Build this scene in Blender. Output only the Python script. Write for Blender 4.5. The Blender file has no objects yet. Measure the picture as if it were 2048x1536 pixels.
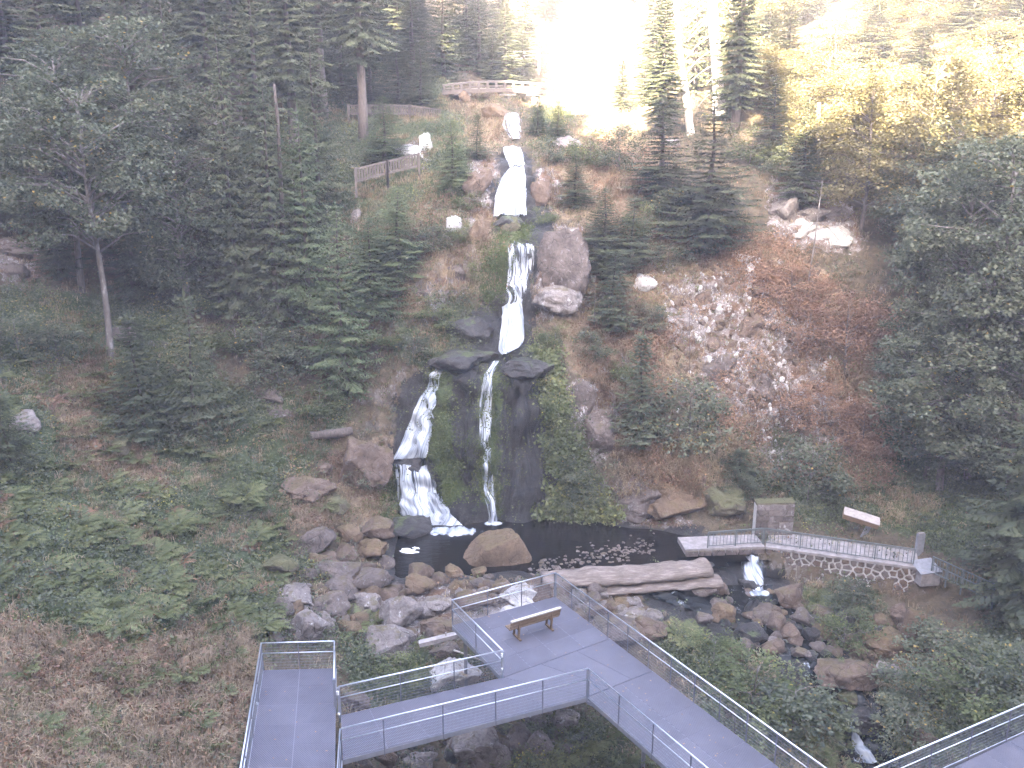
import bpy, bmesh, math, random
import numpy as np
from mathutils import Vector

random.seed(7)
R0 = np.random.RandomState(11)
sc = bpy.context.scene
COL = sc.collection

# ------------------------------------------------------------------ camera
F_PX, PITCH, CAMZ = 1773.0, math.radians(16.0), 17.0      # photo is 2048 x 1536
cam_d = bpy.data.cameras.new('camera')
cam = bpy.data.objects.new('camera', cam_d)
COL.objects.link(cam)
cam.location = (0, 0, CAMZ)
cam.rotation_euler = (math.radians(90) - PITCH, 0, 0)
cam_d.sensor_fit = 'HORIZONTAL'
cam_d.angle = 2 * math.atan(1024 / F_PX)
cam_d.clip_start, cam_d.clip_end = 0.1, 2000
sc.camera = cam

# ------------------------------------------------------------------ sky, sun, exposure
SUN_AZ, SUN_EL = math.radians(14), math.radians(23)        # light travels towards +y and a little +x
world = bpy.data.worlds.new('World')
sc.world = world
world.use_nodes = True
wn = world.node_tree
wn.nodes.clear()
sky = wn.nodes.new('ShaderNodeTexSky')
sky.sky_type = 'NISHITA'
sky.sun_disc = False
sky.sun_elevation = SUN_EL
sky.sun_rotation = math.pi + SUN_AZ
sky.altitude = 700
sky.air_density, sky.dust_density, sky.ozone_density = 0.68, 5.5, 0.55
bg = wn.nodes.new('ShaderNodeBackground')
bg.inputs['Strength'].default_value = 0.085
out = wn.nodes.new('ShaderNodeOutputWorld')
wn.links.new(sky.outputs[0], bg.inputs[0])
wn.links.new(bg.outputs[0], out.inputs[0])
sun_d = bpy.data.lights.new('sun', 'SUN')
sun_d.energy = 5.0
sun_d.angle = math.radians(0.5)
sun_d.color = (1.0, 0.85, 0.62)
sun = bpy.data.objects.new('sun', sun_d)
COL.objects.link(sun)
sun.rotation_euler = Vector((math.sin(SUN_AZ) * math.cos(SUN_EL), math.cos(SUN_AZ) * math.cos(SUN_EL), -math.sin(SUN_EL))).to_track_quat('-Z', 'Y').to_euler()
sun.location = (-30, -60, 90)
vs = sc.view_settings
vs.view_transform, vs.look, vs.gamma, vs.use_curve_mapping = 'Standard', 'None', 1.0, False
vs.exposure = 5.25
HAZE = 0.0012
sc.render.engine = 'CYCLES'
cy = sc.cycles
cy.max_bounces, cy.diffuse_bounces, cy.glossy_bounces, cy.transmission_bounces = 5, 3, 2, 3
cy.transparent_max_bounces, cy.volume_bounces = 8, 1
cy.use_denoising = True
cy.use_adaptive_sampling = True

# ------------------------------------------------------------------ small tools
def put(o, parent=None):
    COL.objects.link(o)
    if parent is not None:
        o.parent = parent
    return o

def mesh(name, V, F, mat=None, smooth=False, v=None, uv=None):
    """mesh data from a vertex array and a triangle or quad array"""
    V = np.ascontiguousarray(V, dtype=np.float32); F = np.ascontiguousarray(F, dtype=np.int32)
    me = bpy.data.meshes.new(name)
    me.vertices.add(len(V)); me.vertices.foreach_set('co', V.ravel())
    k = F.shape[1]
    me.loops.add(F.size); me.loops.foreach_set('vertex_index', F.ravel())
    me.polygons.add(len(F)); me.polygons.foreach_set('loop_start', np.arange(0, F.size, k, dtype=np.int32))
    me.polygons.foreach_set('use_smooth', np.full(len(F), bool(smooth)))
    me.update(calc_edges=True)
    if v is not None:
        a = me.attributes.new('v', 'FLOAT', 'POINT'); a.data.foreach_set('value', np.ascontiguousarray(v, dtype=np.float32))
    if uv is not None:
        a = me.attributes.new('flow', 'FLOAT2', 'POINT'); a.data.foreach_set('vector', np.ascontiguousarray(uv, dtype=np.float32).ravel())
    if mat is not None:
        me.materials.append(mat)
    return me

def tag(o, label=None, cat=None, group=None, kind=None):
    if label: o['label'] = label
    if cat: o['category'] = cat
    if group: o['group'] = group
    if kind: o['kind'] = kind
    return o

def thing(name, label, cat, loc=(0, 0, 0), rz=0.0, group=None, scale=None):
    o = bpy.data.objects.new(name, None)
    o.empty_display_size = 0.2
    o.location = loc; o.rotation_euler = (0, 0, rz)
    if scale: o.scale = scale
    put(o)
    return tag(o, label, cat, group)

def obj(name, me, parent=None, loc=(0, 0, 0), rot=(0, 0, 0)):
    o = bpy.data.objects.new(name, me)
    o.location = loc; o.rotation_euler = rot
    return put(o, parent)

class MB:
    """collects boxes, bars and tubes; everything in world metres unless an origin is given"""
    def __init__(s): s.V, s.F, s.n = [], [], 0
    def add(s, V, F):
        V = np.asarray(V, float); s.V.append(V); s.F.append(np.asarray(F) + s.n); s.n += len(V)
    def box(s, c, ax, ay, az):
        c, ax, ay, az = (np.asarray(q, float) for q in (c, ax, ay, az))
        V = [c + i * ax + j * ay + k * az for k in (-1, 1) for j in (-1, 1) for i in (-1, 1)]
        Q = [(0, 2, 3, 1), (4, 5, 7, 6), (0, 1, 5, 4), (2, 6, 7, 3), (0, 4, 6, 2), (1, 3, 7, 5)]
        s.add(V, [t for q in Q for t in ((q[0], q[1], q[2]), (q[0], q[2], q[3]))])
    def bar(s, p, q, w, h, up=(0, 0, 1)):
        p, q, up = np.asarray(p, float), np.asarray(q, float), np.asarray(up, float)
        d = q - p; L = np.linalg.norm(d); d = d / L
        sd = np.cross(d, up); sd /= np.linalg.norm(sd); u = np.cross(sd, d)
        s.box((p + q) / 2, d * L / 2, sd * w / 2, u * h / 2)
    def tube(s, P, r, n=8, cap=True):
        P = np.asarray(P, float); r = np.broadcast_to(np.asarray(r, float), (len(P),))
        T = np.gradient(P, axis=0); T /= np.linalg.norm(T, axis=1)[:, None] + 1e-9
        ref = np.array([0.0, 0, 1]) if abs(T[0][2]) < .9 else np.array([1.0, 0, 0])
        V = []
        for i in range(len(P)):
            a = np.cross(T[i], ref); a /= np.linalg.norm(a) + 1e-9; b = np.cross(T[i], a)
            for k in range(n):
                t = 2 * math.pi * k / n
                V.append(P[i] + r[i] * (math.cos(t) * a + math.sin(t) * b))
        Fs = []
        for i in range(len(P) - 1):
            for k in range(n):
                a0, a1, b0, b1 = i * n + k, i * n + (k + 1) % n, (i + 1) * n + k, (i + 1) * n + (k + 1) % n
                Fs += [(a0, b0, b1), (a0, b1, a1)]
        if cap:
            for k in range(1, n - 1):
                Fs += [(0, k, k + 1), ((len(P) - 1) * n, (len(P) - 1) * n + k + 1, (len(P) - 1) * n + k)]
        s.add(V, Fs)
    def arr(s): return np.concatenate(s.V), np.concatenate(s.F)
    def build(s, name, mat, parent=None, smooth=False, origin=None):
        V, Fa = s.arr()
        if origin is None and parent is not None: origin = parent.location
        if origin is not None: V = V - np.array(origin)
        return obj(name, mesh(name, V, Fa, mat, smooth), parent)

# ---- noise (numpy value noise)
def _hash(i, j, k, seed):
    h = (i * 374761393 + j * 668265263 + k * 2147483647 + seed * 974634777) & 0xFFFFFFFF
    h = ((h ^ (h >> 13)) * 1274126177) & 0xFFFFFFFF
    return ((h ^ (h >> 16)) & 0xFFFF) / 65535.0
def vnoise(P, seed=0):
    P = np.asarray(P, float); I = np.floor(P).astype(np.int64); f = P - I; f = f * f * (3 - 2 * f)
    o = 0
    for a in (0, 1):
        for b in (0, 1):
            for c in (0, 1):
                w = (f[..., 0] if a else 1 - f[..., 0]) * (f[..., 1] if b else 1 - f[..., 1]) * (f[..., 2] if c else 1 - f[..., 2])
                o = o + w * _hash(I[..., 0] + a, I[..., 1] + b, I[..., 2] + c, seed)
    return o * 2 - 1
def fbm(P, oct=4, seed=0, gain=.5):
    P = np.asarray(P, float); o, a = 0, 1.0
    for i in range(oct):
        o = o + a * vnoise(P * 2 ** i + 17.3 * i, seed + i); a *= gain
    return o

# ---- picture <-> place: used to stand things where the photograph shows them
CP, SP = math.cos(PITCH), math.sin(PITCH)
def ray(px, py):
    a = (np.asarray(px, float) - 1024) / F_PX; b = (np.asarray(py, float) - 768) / F_PX
    return a, CP - b * SP, -SP - b * CP
def P_y(px, py, Y):
    a, dy, dz = ray(px, py); t = Y / dy
    return np.array([a * t, Y + 0 * t, CAMZ + dz * t])
def P_z(px, py, z):
    a, dy, dz = ray(px, py); t = (z - CAMZ) / dz
    return np.array([a * t, dy * t, z + 0 * t])
def depth(p): return p[1] * CP + (CAMZ - p[2]) * SP
def mpp(p): return depth(p) / F_PX                         # metres per photo pixel there
def proj(x, y, z):
    d = y * CP + (CAMZ - z) * SP
    d = np.where(d > .5, d, .5)
    return 1024 + F_PX * x / d, 768 + F_PX * (-(y * SP) + (CAMZ - z) * CP) / d

# ------------------------------------------------------------------ terrain heights
IMG = '''1000,1530,25.5 800,1530,25 1000,1400,28.2 860,1480,26 720,1400,26.8 560,1200,30.5 700,1210,32 850,1215,32.2 1000,1200,32.8 1150,1200,32.9
1250,1205,32.8 1350,1230,32 1420,1205,33.2 1500,1280,31.5 1600,1320,30.3 1700,1400,28.8 1720,1500,27.3 1720,1536,26.9 1900,1500,25.5 2000,1400,27 2048,1536,24
1400,1400,28 1550,1536,25.8 1300,1536,25.5 1850,1250,32 1950,1250,31.5 2048,1250,31 1750,1210,33.4
1540,1095,35.8 1600,1060,37.3 1700,1065,36.9 1850,1092,36 1950,1150,33.8 1600,1000,39.5 1800,1000,39 2000,1000,38 1700,950,41 2000,900,41 1600,900,42
1500,950,41 1480,1035,39 1300,1030,39.5 1300,920,40.3 1400,950,39.8 1400,1035,39.0 1250,870,41.3 1400,880,42
800,1045,40.2 900,1045,40.2 1000,1045,40.2 1100,1045,40.2 1200,1045,39.9 950,950,40.5 1050,950,40.5 1000,850,41.0 900,850,41.4 1050,780,41.5 950,740,42.1 1050,720,42.7
1120,850,41.2 1150,760,42.3 1150,900,41.0 1200,850,42 1200,700,43.8 1150,1000,40.2
880,735,43.3 860,800,42.7 840,915,41.3 830,930,40.9 820,1000,40.4 780,760,43 740,900,41 700,1000,38.8 760,1020,38.9 780,900,41.6
1000,705,43.4 960,690,43.8 1020,660,44.4 1025,618,45.1 1030,606,45.6 930,640,45 900,600,46 1080,620,45.3 1030,560,45.9 1040,492,46.6 1040,470,48.5 1040,440,49.6
1020,380,51 1025,340,52.5 1030,300,55 1030,285,58.5 1030,230,62 1000,195,65 950,400,50 900,450,48 950,500,47 850,600,45.5 800,500,47.5 780,650,45 940,330,53
800,330,54 760,370,52 850,250,60 780,230,62 950,220,64 1150,450,49 1130,600,45.4 1180,600,45.8 1100,350,53 1200,330,55 1150,262,62 1250,280,60 1250,400,51 1250,600,46.2 1250,750,43.8
1100,450,47.6 1085,520,46 990,520,46.2 980,440,49.3
1330,600,46.5 1400,700,45 1550,800,43.5 1700,800,43.5 1500,600,47.5 1650,480,50 1500,480,50 1650,350,55 1350,300,57 1500,250,60 1800,500,49 1800,700,45.5 1950,700,45 2048,500,48 1900,350,53 2048,350,52 2048,800,43
1450,800,43.3 1500,900,42
0,500,46 0,650,41 0,800,37 0,960,32.5 0,1100,28 0,1250,24 0,1400,20.5 0,1536,18 222,720,42 200,500,47 400,700,43.5 400,880,39.5 200,900,36.5 200,1100,30 200,1300,24.5 200,1500,20
400,1100,33 400,1300,26 380,1500,21.0 500,1000,36.5 600,900,39.8 600,1050,36 600,700,44.5 600,550,47 400,550,47.5 500,400,52 300,300,56 700,300,56.5 600,200,62 680,1080,36.8 620,1130,34.4'''
WORLD = '''-5.0,39.2,-1.8 -3.5,37.5,-1.9 0,38.5,-2 4,38.5,-2 7,38,-1.9 -4.5,35.5,-1.7 0,36.5,-1.8 4,36.2,-1.75 7.5,36.8,-1.8 -5.3,34.0,-1.2 -3,33.9,-1.2 0,34.0,-1.2 3,34.2,-1.2 6,34.8,-1.2 8,35.2,-1.3 -6.2,36,-1.0 -6.4,38,-.7
9.8,36.8,-1.8 10.6,36.2,-1.6 10.6,35.4,-1.8 10.7,34.5,-2.4 8.7,35.2,-1.2 8.8,34.3,-1.8 11.9,34.6,-2.0 12.3,36.3,-.9 14,35.7,-.9 16.5,35,-.95 12.2,35.0,-2.1 13.5,34.55,-2.3 15,34.1,-2.35 16.3,33.6,-2.35 14,33.2,-2.5 16.8,32.8,-2.4
-8.2,21,-.6 -8.5,25,-.6 -7,20.7,-.9 -6,24,-1.1 -4.8,22,-1.7 0,20,-4 0,24,-3.6 5,20,-4.2 10,20,-4 15,20,-3 -2,28,-2.6 2,29,-2.5 6,28,-3
0,0,13.2 0,5,9 0,12,2 -10,10,5 10,10,2 -20,10,10 20,10,5 0,-4,17 -12,0,14 12,0,12 -30,15,18 30,18,6 35,30,8 28,38,4 45,40,18 60,30,30 60,60,36 45,60,28
-25,30,8 -32,35,15 -40,45,26 -55,40,40 -70,40,52 -70,80,64 -28,60,24 -40,60,36 -25,75,34 -10,75,24 -12,85,32 5,75,17 3,90,20 15,75,21 25,70,24 40,72,32 20,92,29 -20,95,44 0,112,29 0,130,42 40,110,50 -40,120,64 20,135,58 70,110,60 -70,130,70 0,150,60 70,150,70
-70,-20,72 -50,-22,70 -38,-22,66 -30,-22,60 -24,-22,60 -21.5,-22,57 -19,-22,42 -14,-22,41 -12,-22,54 -5.5,-22,54 -3,-22,41 7,-22,41 25,-22,39 45,-22,37 70,-22,36 -70,-55,80 -30,-55,66 0,-55,52 40,-55,48 70,-55,50 -70,0,58 -45,0,42 70,0,34 45,0,22 -28,-5,34'''  # unseen ridge behind the camera, shaped to cut off the sun
C = [P_y(*[float(q) for q in t.split(',')]) for t in IMG.split()] + [np.array([float(q) for q in t.split(',')]) for t in WORLD.split()]
C = np.array(C)
keep = [0]
for i in range(1, len(C)):
    if np.min(np.hypot(C[keep, 0] - C[i, 0], C[keep, 1] - C[i, 1])) > .12: keep.append(i)
C = C[keep]
D = np.hypot(C[:, None, 0] - C[None, :, 0], C[:, None, 1] - C[None, :, 1])
n = len(C)
A = np.zeros((n + 3, n + 3)); A[:n, :n] = D - np.eye(n) * .02; A[:n, n] = 1; A[:n, n + 1:] = C[:, :2]; A[n:, :n] = A[:n, n:].T
W = np.linalg.solve(A, np.concatenate([C[:, 2], np.zeros(3)]))
def axis(segs):
    o = []
    for a, b, st in segs: o.append(np.arange(a, b - 1e-6, st))
    return np.concatenate(o + [[segs[-1][1]]])
GX = axis([(-76, -34, 1.4), (-34, -15, .32), (-15, 20, .15), (20, 34, .3), (34, 76, 1.4)])
GY = axis([(-60, 8, 1.6), (8, 30, .3), (30, 57, .15), (57, 80, .35), (80, 152, 1.4)])
XX, YY = np.meshgrid(GX, GY)
ZZ = np.zeros_like(XX)
for i in range(len(GY)):
    ZZ[i] = np.hypot(XX[i][:, None] - C[None, :, 0], YY[i][:, None] - C[None, :, 1]) @ W[:n] + W[n] + W[n + 1] * XX[i] + W[n + 2] * YY[i]
Q = np.stack([XX, YY, ZZ], -1)
big = np.clip((np.abs(YY - 50) - 30) / 25, 0, 1)
calm = np.clip((np.hypot((XX - 1.5) / 9, (YY - 36.8) / 3.4) - .8) * 3, .12, 1)   # pool bed stays flat
calm *= np.where((YY < 32) & (XX > -9) & (XX < 12), .5, 1)
lump = np.abs(fbm(Q * .55, 3, 5)) * .9 - .25
left = np.clip((-7.5 - XX) / 3, 0, 1) * np.clip((46 - YY) / 6, 0, 1)
ZZ = ZZ + calm * (.30 * fbm(Q * .45, 4, 1) + (.38 + .75 * left) * lump * (.6 + .4 * fbm(Q * .2, 2, 9)) + .09 * fbm(Q * 2.3, 3, 3)) + big * 2.5 * fbm(Q * .09, 3, 8)

def offs(x, y):
    i = np.clip(np.searchsorted(GX, x) - 1, 0, len(GX) - 2); j = np.clip(np.searchsorted(GY, y) - 1, 0, len(GY) - 2)
    return gn[j, i] * DISP[j, i][..., None]
def H(x, y):
    x = np.asarray(x, float); y = np.asarray(y, float)
    i = np.clip(np.searchsorted(GX, x) - 1, 0, len(GX) - 2); j = np.clip(np.searchsorted(GY, y) - 1, 0, len(GY) - 2)
    u = np.clip((x - GX[i]) / (GX[i + 1] - GX[i]), 0, 1); w = np.clip((y - GY[j]) / (GY[j + 1] - GY[j]), 0, 1)
    return (ZZ[j, i] * (1 - u) + ZZ[j, i + 1] * u) * (1 - w) + (ZZ[j + 1, i] * (1 - u) + ZZ[j + 1, i + 1] * u) * w
def strip(a, b, d0, d1, zmax):
    """keep the ground below zmax in a strip beside the line a-b (d: metres to its left)"""
    u = np.array(b) - np.array(a); L = np.linalg.norm(u); u = u / L
    s_ = (XX - a[0]) * u[0] + (YY - a[1]) * u[1]; d_ = -(XX - a[0]) * u[1] + (YY - a[1]) * u[0]
    m_ = (s_ > -.1) & (s_ < L + .1) & (d_ > d0) & (d_ < d1)
    ZZ[m_] = np.minimum(ZZ[m_], zmax + .05 * fbm(np.stack([XX[m_], YY[m_], 0 * XX[m_]], -1) * 2, 2, 4))
strip((11.0, 36.1), (17.3, 33.9), -.05, 1.9, -.98)
strip((11.2, 36.0), (17.0, 34.0), -1.0, -.02, -2.2)
STEPS = np.arange(13.0, 150, .06)
def hit(px, py):
    """ground point seen at a photo pixel"""
    px = np.atleast_1d(np.asarray(px, float)); py = np.atleast_1d(np.asarray(py, float))
    res = np.zeros((len(px), 3))
    a, dy, dz = ray(px, py)
    for s in range(0, len(px), 400):
        e = slice(s, s + 400)
        X = a[e, None] * STEPS; Yy = dy[e, None] * STEPS; Zz = CAMZ + dz[e, None] * STEPS
        below = H(X, Yy) > Zz
        k = np.where(below.any(1), below.argmax(1), len(STEPS) - 1)
        r = np.arange(len(k)); res[e] = np.stack([X[r, k], Yy[r, k], Zz[r, k]], -1) + offs(X[r, k], Yy[r, k])
    return res
def hit1(px, py): return hit([px], [py])[0]

# ---- zones of the ground, drawn as outlines in the photograph and stored on the ground itself
def inpoly(px, py, poly):
    ins = np.zeros(px.shape, bool); m = len(poly)
    for i in range(m):
        x1, y1 = poly[i]; x2, y2 = poly[(i + 1) % m]
        c = ((y1 > py) != (y2 > py)) & (px < (x2 - x1) * (py - y1) / (y2 - y1 + 1e-9) + x1)
        ins ^= c
    return ins
MX, MY = np.meshgrid(np.arange(-200, 2260, 8), np.arange(-200, 1740, 8))
def zone(*polys, blur=6):
    m = np.zeros(MX.shape)
    for p in polys: m = np.maximum(m, inpoly(MX.astype(float), MY.astype(float), p).astype(float))
    for _ in range(blur):
        m = (m + np.roll(m, 1, 0) + np.roll(m, -1, 0) + np.roll(m, 1, 1) + np.roll(m, -1, 1)) / 5
    return m
def zval(m, px, py):
    i = np.clip(((px + 200) / 8).astype(int), 0, m.shape[1] - 1); j = np.clip(((py + 200) / 8).astype(int), 0, m.shape[0] - 1)
    return m[j, i]
Zwet = zone([(795, 760), (870, 725), (930, 690), (1060, 690), (1100, 760), (1115, 900), (1125, 1010), (1200, 1060), (780, 1070), (785, 900)],
            [(960, 600), (1060, 605), (1065, 700), (900, 720), (890, 690), (940, 620)], [(1000, 485), (1082, 485), (1062, 610), (1000, 610)],
            [(1000, 295), (1060, 300), (1075, 380), (1105, 440), (1085, 490), (995, 490), (975, 420), (985, 350)], [(770, 1040), (1380, 1050), (1520, 1100), (1520, 1200), (1380, 1180), (1100, 1160), (760, 1165)],
            [(1270, 1170), (1540, 1110), (1640, 1280), (1720, 1400), (1760, 1536), (1680, 1536), (1640, 1400), (1500, 1300), (1290, 1210)])
Zrock = zone([(1075, 450), (1170, 440), (1170, 620), (1060, 640)], [(1320, 560), (1480, 520), (1620, 640), (1700, 900), (1560, 960), (1420, 800), (1330, 660)],
             [(1540, 350), (1640, 360), (1720, 440), (1720, 500), (1560, 490), (1530, 440)], [(780, 300), (855, 270), (870, 335), (800, 330)], [(1120, 750), (1230, 780), (1240, 900), (1170, 940)],
             [(1230, 940), (1320, 960), (1390, 1060), (1240, 1050)], [(880, 430), (950, 440), (940, 480), (890, 480)], [(790, 580), (880, 540), (950, 560), (880, 620)],
             [(940, 310), (1010, 320), (980, 420), (920, 420)], [(1060, 310), (1130, 350), (1110, 430), (1070, 420)], [(0, 470), (75, 480), (60, 570), (0, 570)], [(560, 1140), (820, 1140), (1280, 1170), (1270, 1260), (900, 1280), (560, 1280)])
Zmoss = zone([(870, 740), (905, 740), (900, 860), (930, 1000), (890, 1000), (868, 900)], [(1065, 680), (1110, 720), (1125, 850), (1180, 960), (1240, 1040), (1060, 1030), (1110, 980), (1085, 850)],
             [(960, 740), (1000, 740), (1000, 1030), (960, 1000)], [(1000, 440), (1050, 450), (1040, 488), (1000, 488)], [(960, 500), (1010, 490), (1005, 600), (960, 600)], [(770, 930), (795, 930), (795, 1040), (750, 1030)])
Zgreen = zone([(-150, 560), (350, 600), (450, 780), (700, 800), (640, 960), (540, 1100), (500, 1260), (380, 1230), (280, 1290), (-150, 1200)], [(500, 1130), (640, 1090), (720, 1290), (900, 1300), (1010, 1310), (1000, 1360), (700, 1440), (690, 1290), (510, 1280)],
              [(1040, 1430), (1290, 1440), (1420, 1560), (1000, 1560)], [(1300, 1270), (1480, 1290), (1640, 1370), (1700, 1560), (1450, 1560)], [(1740, 1350), (2150, 1180), (2150, 1450), (1790, 1560)],
              [(1060, 690), (1100, 720), (1240, 1040), (1070, 1040), (1120, 980)], [(1540, 920), (2150, 880), (2150, 1160), (1880, 1110), (1830, 1070), (1600, 1040)], [(1590, 1165), (1770, 1180), (1790, 1290), (1640, 1270)],
              [(560, 60), (900, 130), (900, 240), (760, 420), (560, 520), (420, 420)], [(780, 600), (960, 590), (930, 700), (860, 730), (780, 720)], [(690, 280), (930, 230), (930, 420), (900, 480), (700, 560)], [(1050, 190), (1140, 200), (1120, 290), (1070, 290)], [(1370, 760), (1460, 800), (1700, 940), (1660, 1010), (1440, 960)])
Zdry = zone([(-150, 1190), (280, 1290), (380, 1240), (520, 1270), (520, 1300), (455, 1560), (-150, 1560)], [(1070, 590), (1180, 560), (1340, 500), (1340, 720), (1320, 900), (1480, 960), (1480, 1050), (1300, 960), (1230, 900), (1150, 740)],
            [(1300, 480), (1560, 480), (1770, 640), (1780, 960), (1500, 960), (1310, 640)], [(830, 400), (1000, 420), (990, 600), (930, 590), (790, 640), (760, 760), (680, 1000), (770, 760)], [(1060, 280), (1330, 280), (1290, 480), (1110, 430)],
            [(560, 960), (780, 860), (790, 1030), (600, 1060)], [(60, 700), (260, 740), (300, 900), (350, 1000), (200, 960), (60, 780)], [(930, 190), (1010, 220), (1000, 290), (930, 290)])
TPX, TPY = proj(XX, YY, ZZ)
gy_, gx_ = np.gradient(ZZ, GY, GX)
gn = np.stack([-gx_, -gy_, np.ones_like(ZZ)], -1); gn /= np.linalg.norm(gn, axis=-1, keepdims=True)
Q = np.stack([XX, YY, ZZ], -1)
rid = 1 - 2 * np.abs(fbm(Q * np.array([.8, .8, 1.1]), 4, 90, .55)); rid2 = fbm(Q * 2.6, 3, 95)
CRAG = 1 + 1.3 * zval(Zwet, TPX, TPY) + 1.0 * zval(Zrock, TPX, TPY)
DISP = CRAG * np.clip((.95 - gn[..., 2]) * 1.6, .05, 1) * np.minimum(calm, 1) * (.26 * rid + .14 * rid2)
GP = Q + gn * DISP[..., None]
# ------------------------------------------------------------------ materials
class NT:
    def __init__(s, name):
        s.m = bpy.data.materials.new(name); s.m.use_nodes = True; s.t = s.m.node_tree; s.t.nodes.clear()
        s.out = s.t.nodes.new('ShaderNodeOutputMaterial')
    def n(s, typ, ins=None, **kw):
        nd = s.t.nodes.new('ShaderNode' + typ)
        for k, v in kw.items(): setattr(nd, k, v)
        for k, v in (ins or {}).items():
            if hasattr(v, 'is_output'): s.t.links.new(v, nd.inputs[k])
            else: nd.inputs[k].default_value = v
        return nd
    def noise(s, scale, detail=4, rough=.6, vec=None, dist=0.0):
        ins = {'Scale': scale, 'Detail': detail, 'Roughness': rough, 'Distortion': dist}
        if vec is not None: ins['Vector'] = vec
        return s.n('TexNoise', ins).outputs['Fac']
    def ramp(s, fac, stops):
        r = s.n('ValToRGB', {'Fac': fac}); e = r.color_ramp.elements
        while len(e) < len(stops): e.new(.5)
        for el, (p, c) in zip(e, stops):
            el.position = p; el.color = (*c, 1) if len(c) == 3 else c
        return r.outputs['Color']
    def sm(s, fac, a, b):
        return s.n('MapRange', {'Value': fac, 'From Min': a, 'From Max': b}, interpolation_type='SMOOTHSTEP').outputs[0]
    def math(s, op, a, b=0.0): return s.n('Math', {0: a, 1: b}, operation=op).outputs[0]
    def mix(s, f, a, b): 
        nd = s.n('Mix', None, data_type='RGBA')
        for k, v in ((0, f), (6, a), (7, b)):
            if hasattr(v, 'is_output'): s.t.links.new(v, nd.inputs[k])
            else: nd.inputs[k].default_value = v if k == 0 else (*v, 1)
        return nd.outputs[2]
    def pos(s): return s.n('NewGeometry').outputs['Position']
    def objc(s): return s.n('TexCoord').outputs['Object']
    def at(s, name, o='Fac'): return s.n('Attribute', None, attribute_name=name).outputs[o]
    def rnd(s): return s.n('ObjectInfo').outputs['Random']
    def up(s):
        g = s.n('NewGeometry'); x = s.n('SeparateXYZ', {0: g.outputs['Normal']}); return x.outputs['Z']
    def bump(s, h, strength=.5, dist=.05): return s.n('Bump', {'Height': h, 'Strength': strength, 'Distance': dist}).outputs[0]
    def pbsdf(s, col, rough=.8, normal=None, **kw):
        ins = {'Base Color': col if hasattr(col, 'is_output') else (*col, 1), 'Roughness': rough}
        if normal is not None: ins['Normal'] = normal
        for k, v in kw.items(): ins[k.replace('_', ' ')] = v
        return s.n('BsdfPrincipled', ins).outputs[0]
    def done(s, sh):
        s.t.links.new(sh, s.out.inputs[0]); return s.m

def m_leaf(name, stops, transl=.3, gloss=.06):
    t = NT(name)
    v = t.at('v')
    k = t.math('ADD', v, t.math('MULTIPLY', t.math('SUBTRACT', t.rnd(), .5), .3))
    c = t.ramp(k, stops)
    d = t.n('BsdfDiffuse', {'Color': c}).outputs[0]
    tr = t.n('BsdfTranslucent', {'Color': c}).outputs[0]
    a = t.n('MixShader', {0: transl, 1: d, 2: tr}).outputs[0]
    g = t.n('BsdfGlossy', {'Color': (.8, .85, .9, 1), 'Roughness': .5}).outputs[0]
    return t.done(t.n('MixShader', {0: gloss, 1: a, 2: g}).outputs[0])

def m_rock(name, a, b, lichen=.35, moss=.4, mosscol=(.06, .075, .025), wetlo=0.0, rough=.85, pale=(.42, .40, .40)):
    t = NT(name)
    p = t.objc()
    off = t.n('VectorMath', {0: p, 1: t.n('CombineXYZ', {0: t.math('MULTIPLY', t.rnd(), 40.0)}).outputs[0]}, operation='ADD').outputs[0]
    c = t.ramp(t.noise(1.1, 6, .7, off), [(.3, a), (.72, b)])
    c = t.mix(t.math('MULTIPLY', t.sm(t.noise(7, 5, .7, off), .45, .7), .5), c, tuple(q * .45 for q in a))
    if lichen: c = t.mix(t.math('MULTIPLY', t.sm(t.noise(3.2, 7, .75, off, .6), .56, .68), lichen), c, pale)
    if moss:
        mk = t.math('MULTIPLY', t.sm(t.math('ADD', t.math('MULTIPLY', t.up(), .45), t.noise(1.6, 5, .65, off)), 1.0 - moss * .55, 1.15 - moss * .55), .9)
        c = t.mix(mk, c, t.ramp(t.noise(9, 3, .6, off), [(.3, mosscol), (.7, tuple(min(1, q * 1.6) for q in mosscol))]))
    vo = t.n('TexVoronoi', {'Vector': off, 'Scale': 1.7, 'Randomness': 1.0}, feature='DISTANCE_TO_EDGE').outputs['Distance']
    c = t.mix(t.math('MULTIPLY', t.math('MULTIPLY', t.sm(vo, .035, .0), t.sm(t.noise(1.3, 3, .6, off), .48, .6)), .8), c, tuple(q * .3 for q in a))
    c = t.mix(t.math('MULTIPLY', t.sm(t.noise(22, 3, .7, off), .58, .7), .45), c, tuple(q * .4 for q in a))
    h = t.math('ADD', t.noise(3.5, 8, .78, off), t.math('MULTIPLY', t.sm(vo, .0, .05), .15))
    return t.done(t.pbsdf(c, rough, t.bump(h, 1.0, .14)))

def m_plain(name, col, rough=.6, metal=0.0, var=.25, scale=6, spec=.5):
    t = NT(name)
    f = t.noise(scale, 5, .65, t.objc())
    c = t.ramp(f, [(.3, tuple(q * (1 - var) for q in col)), (.7, tuple(min(1, q * (1 + var)) for q in col))])
    return t.done(t.pbsdf(c, rough, None, Metallic=metal, Specular_IOR_Level=spec))

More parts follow.
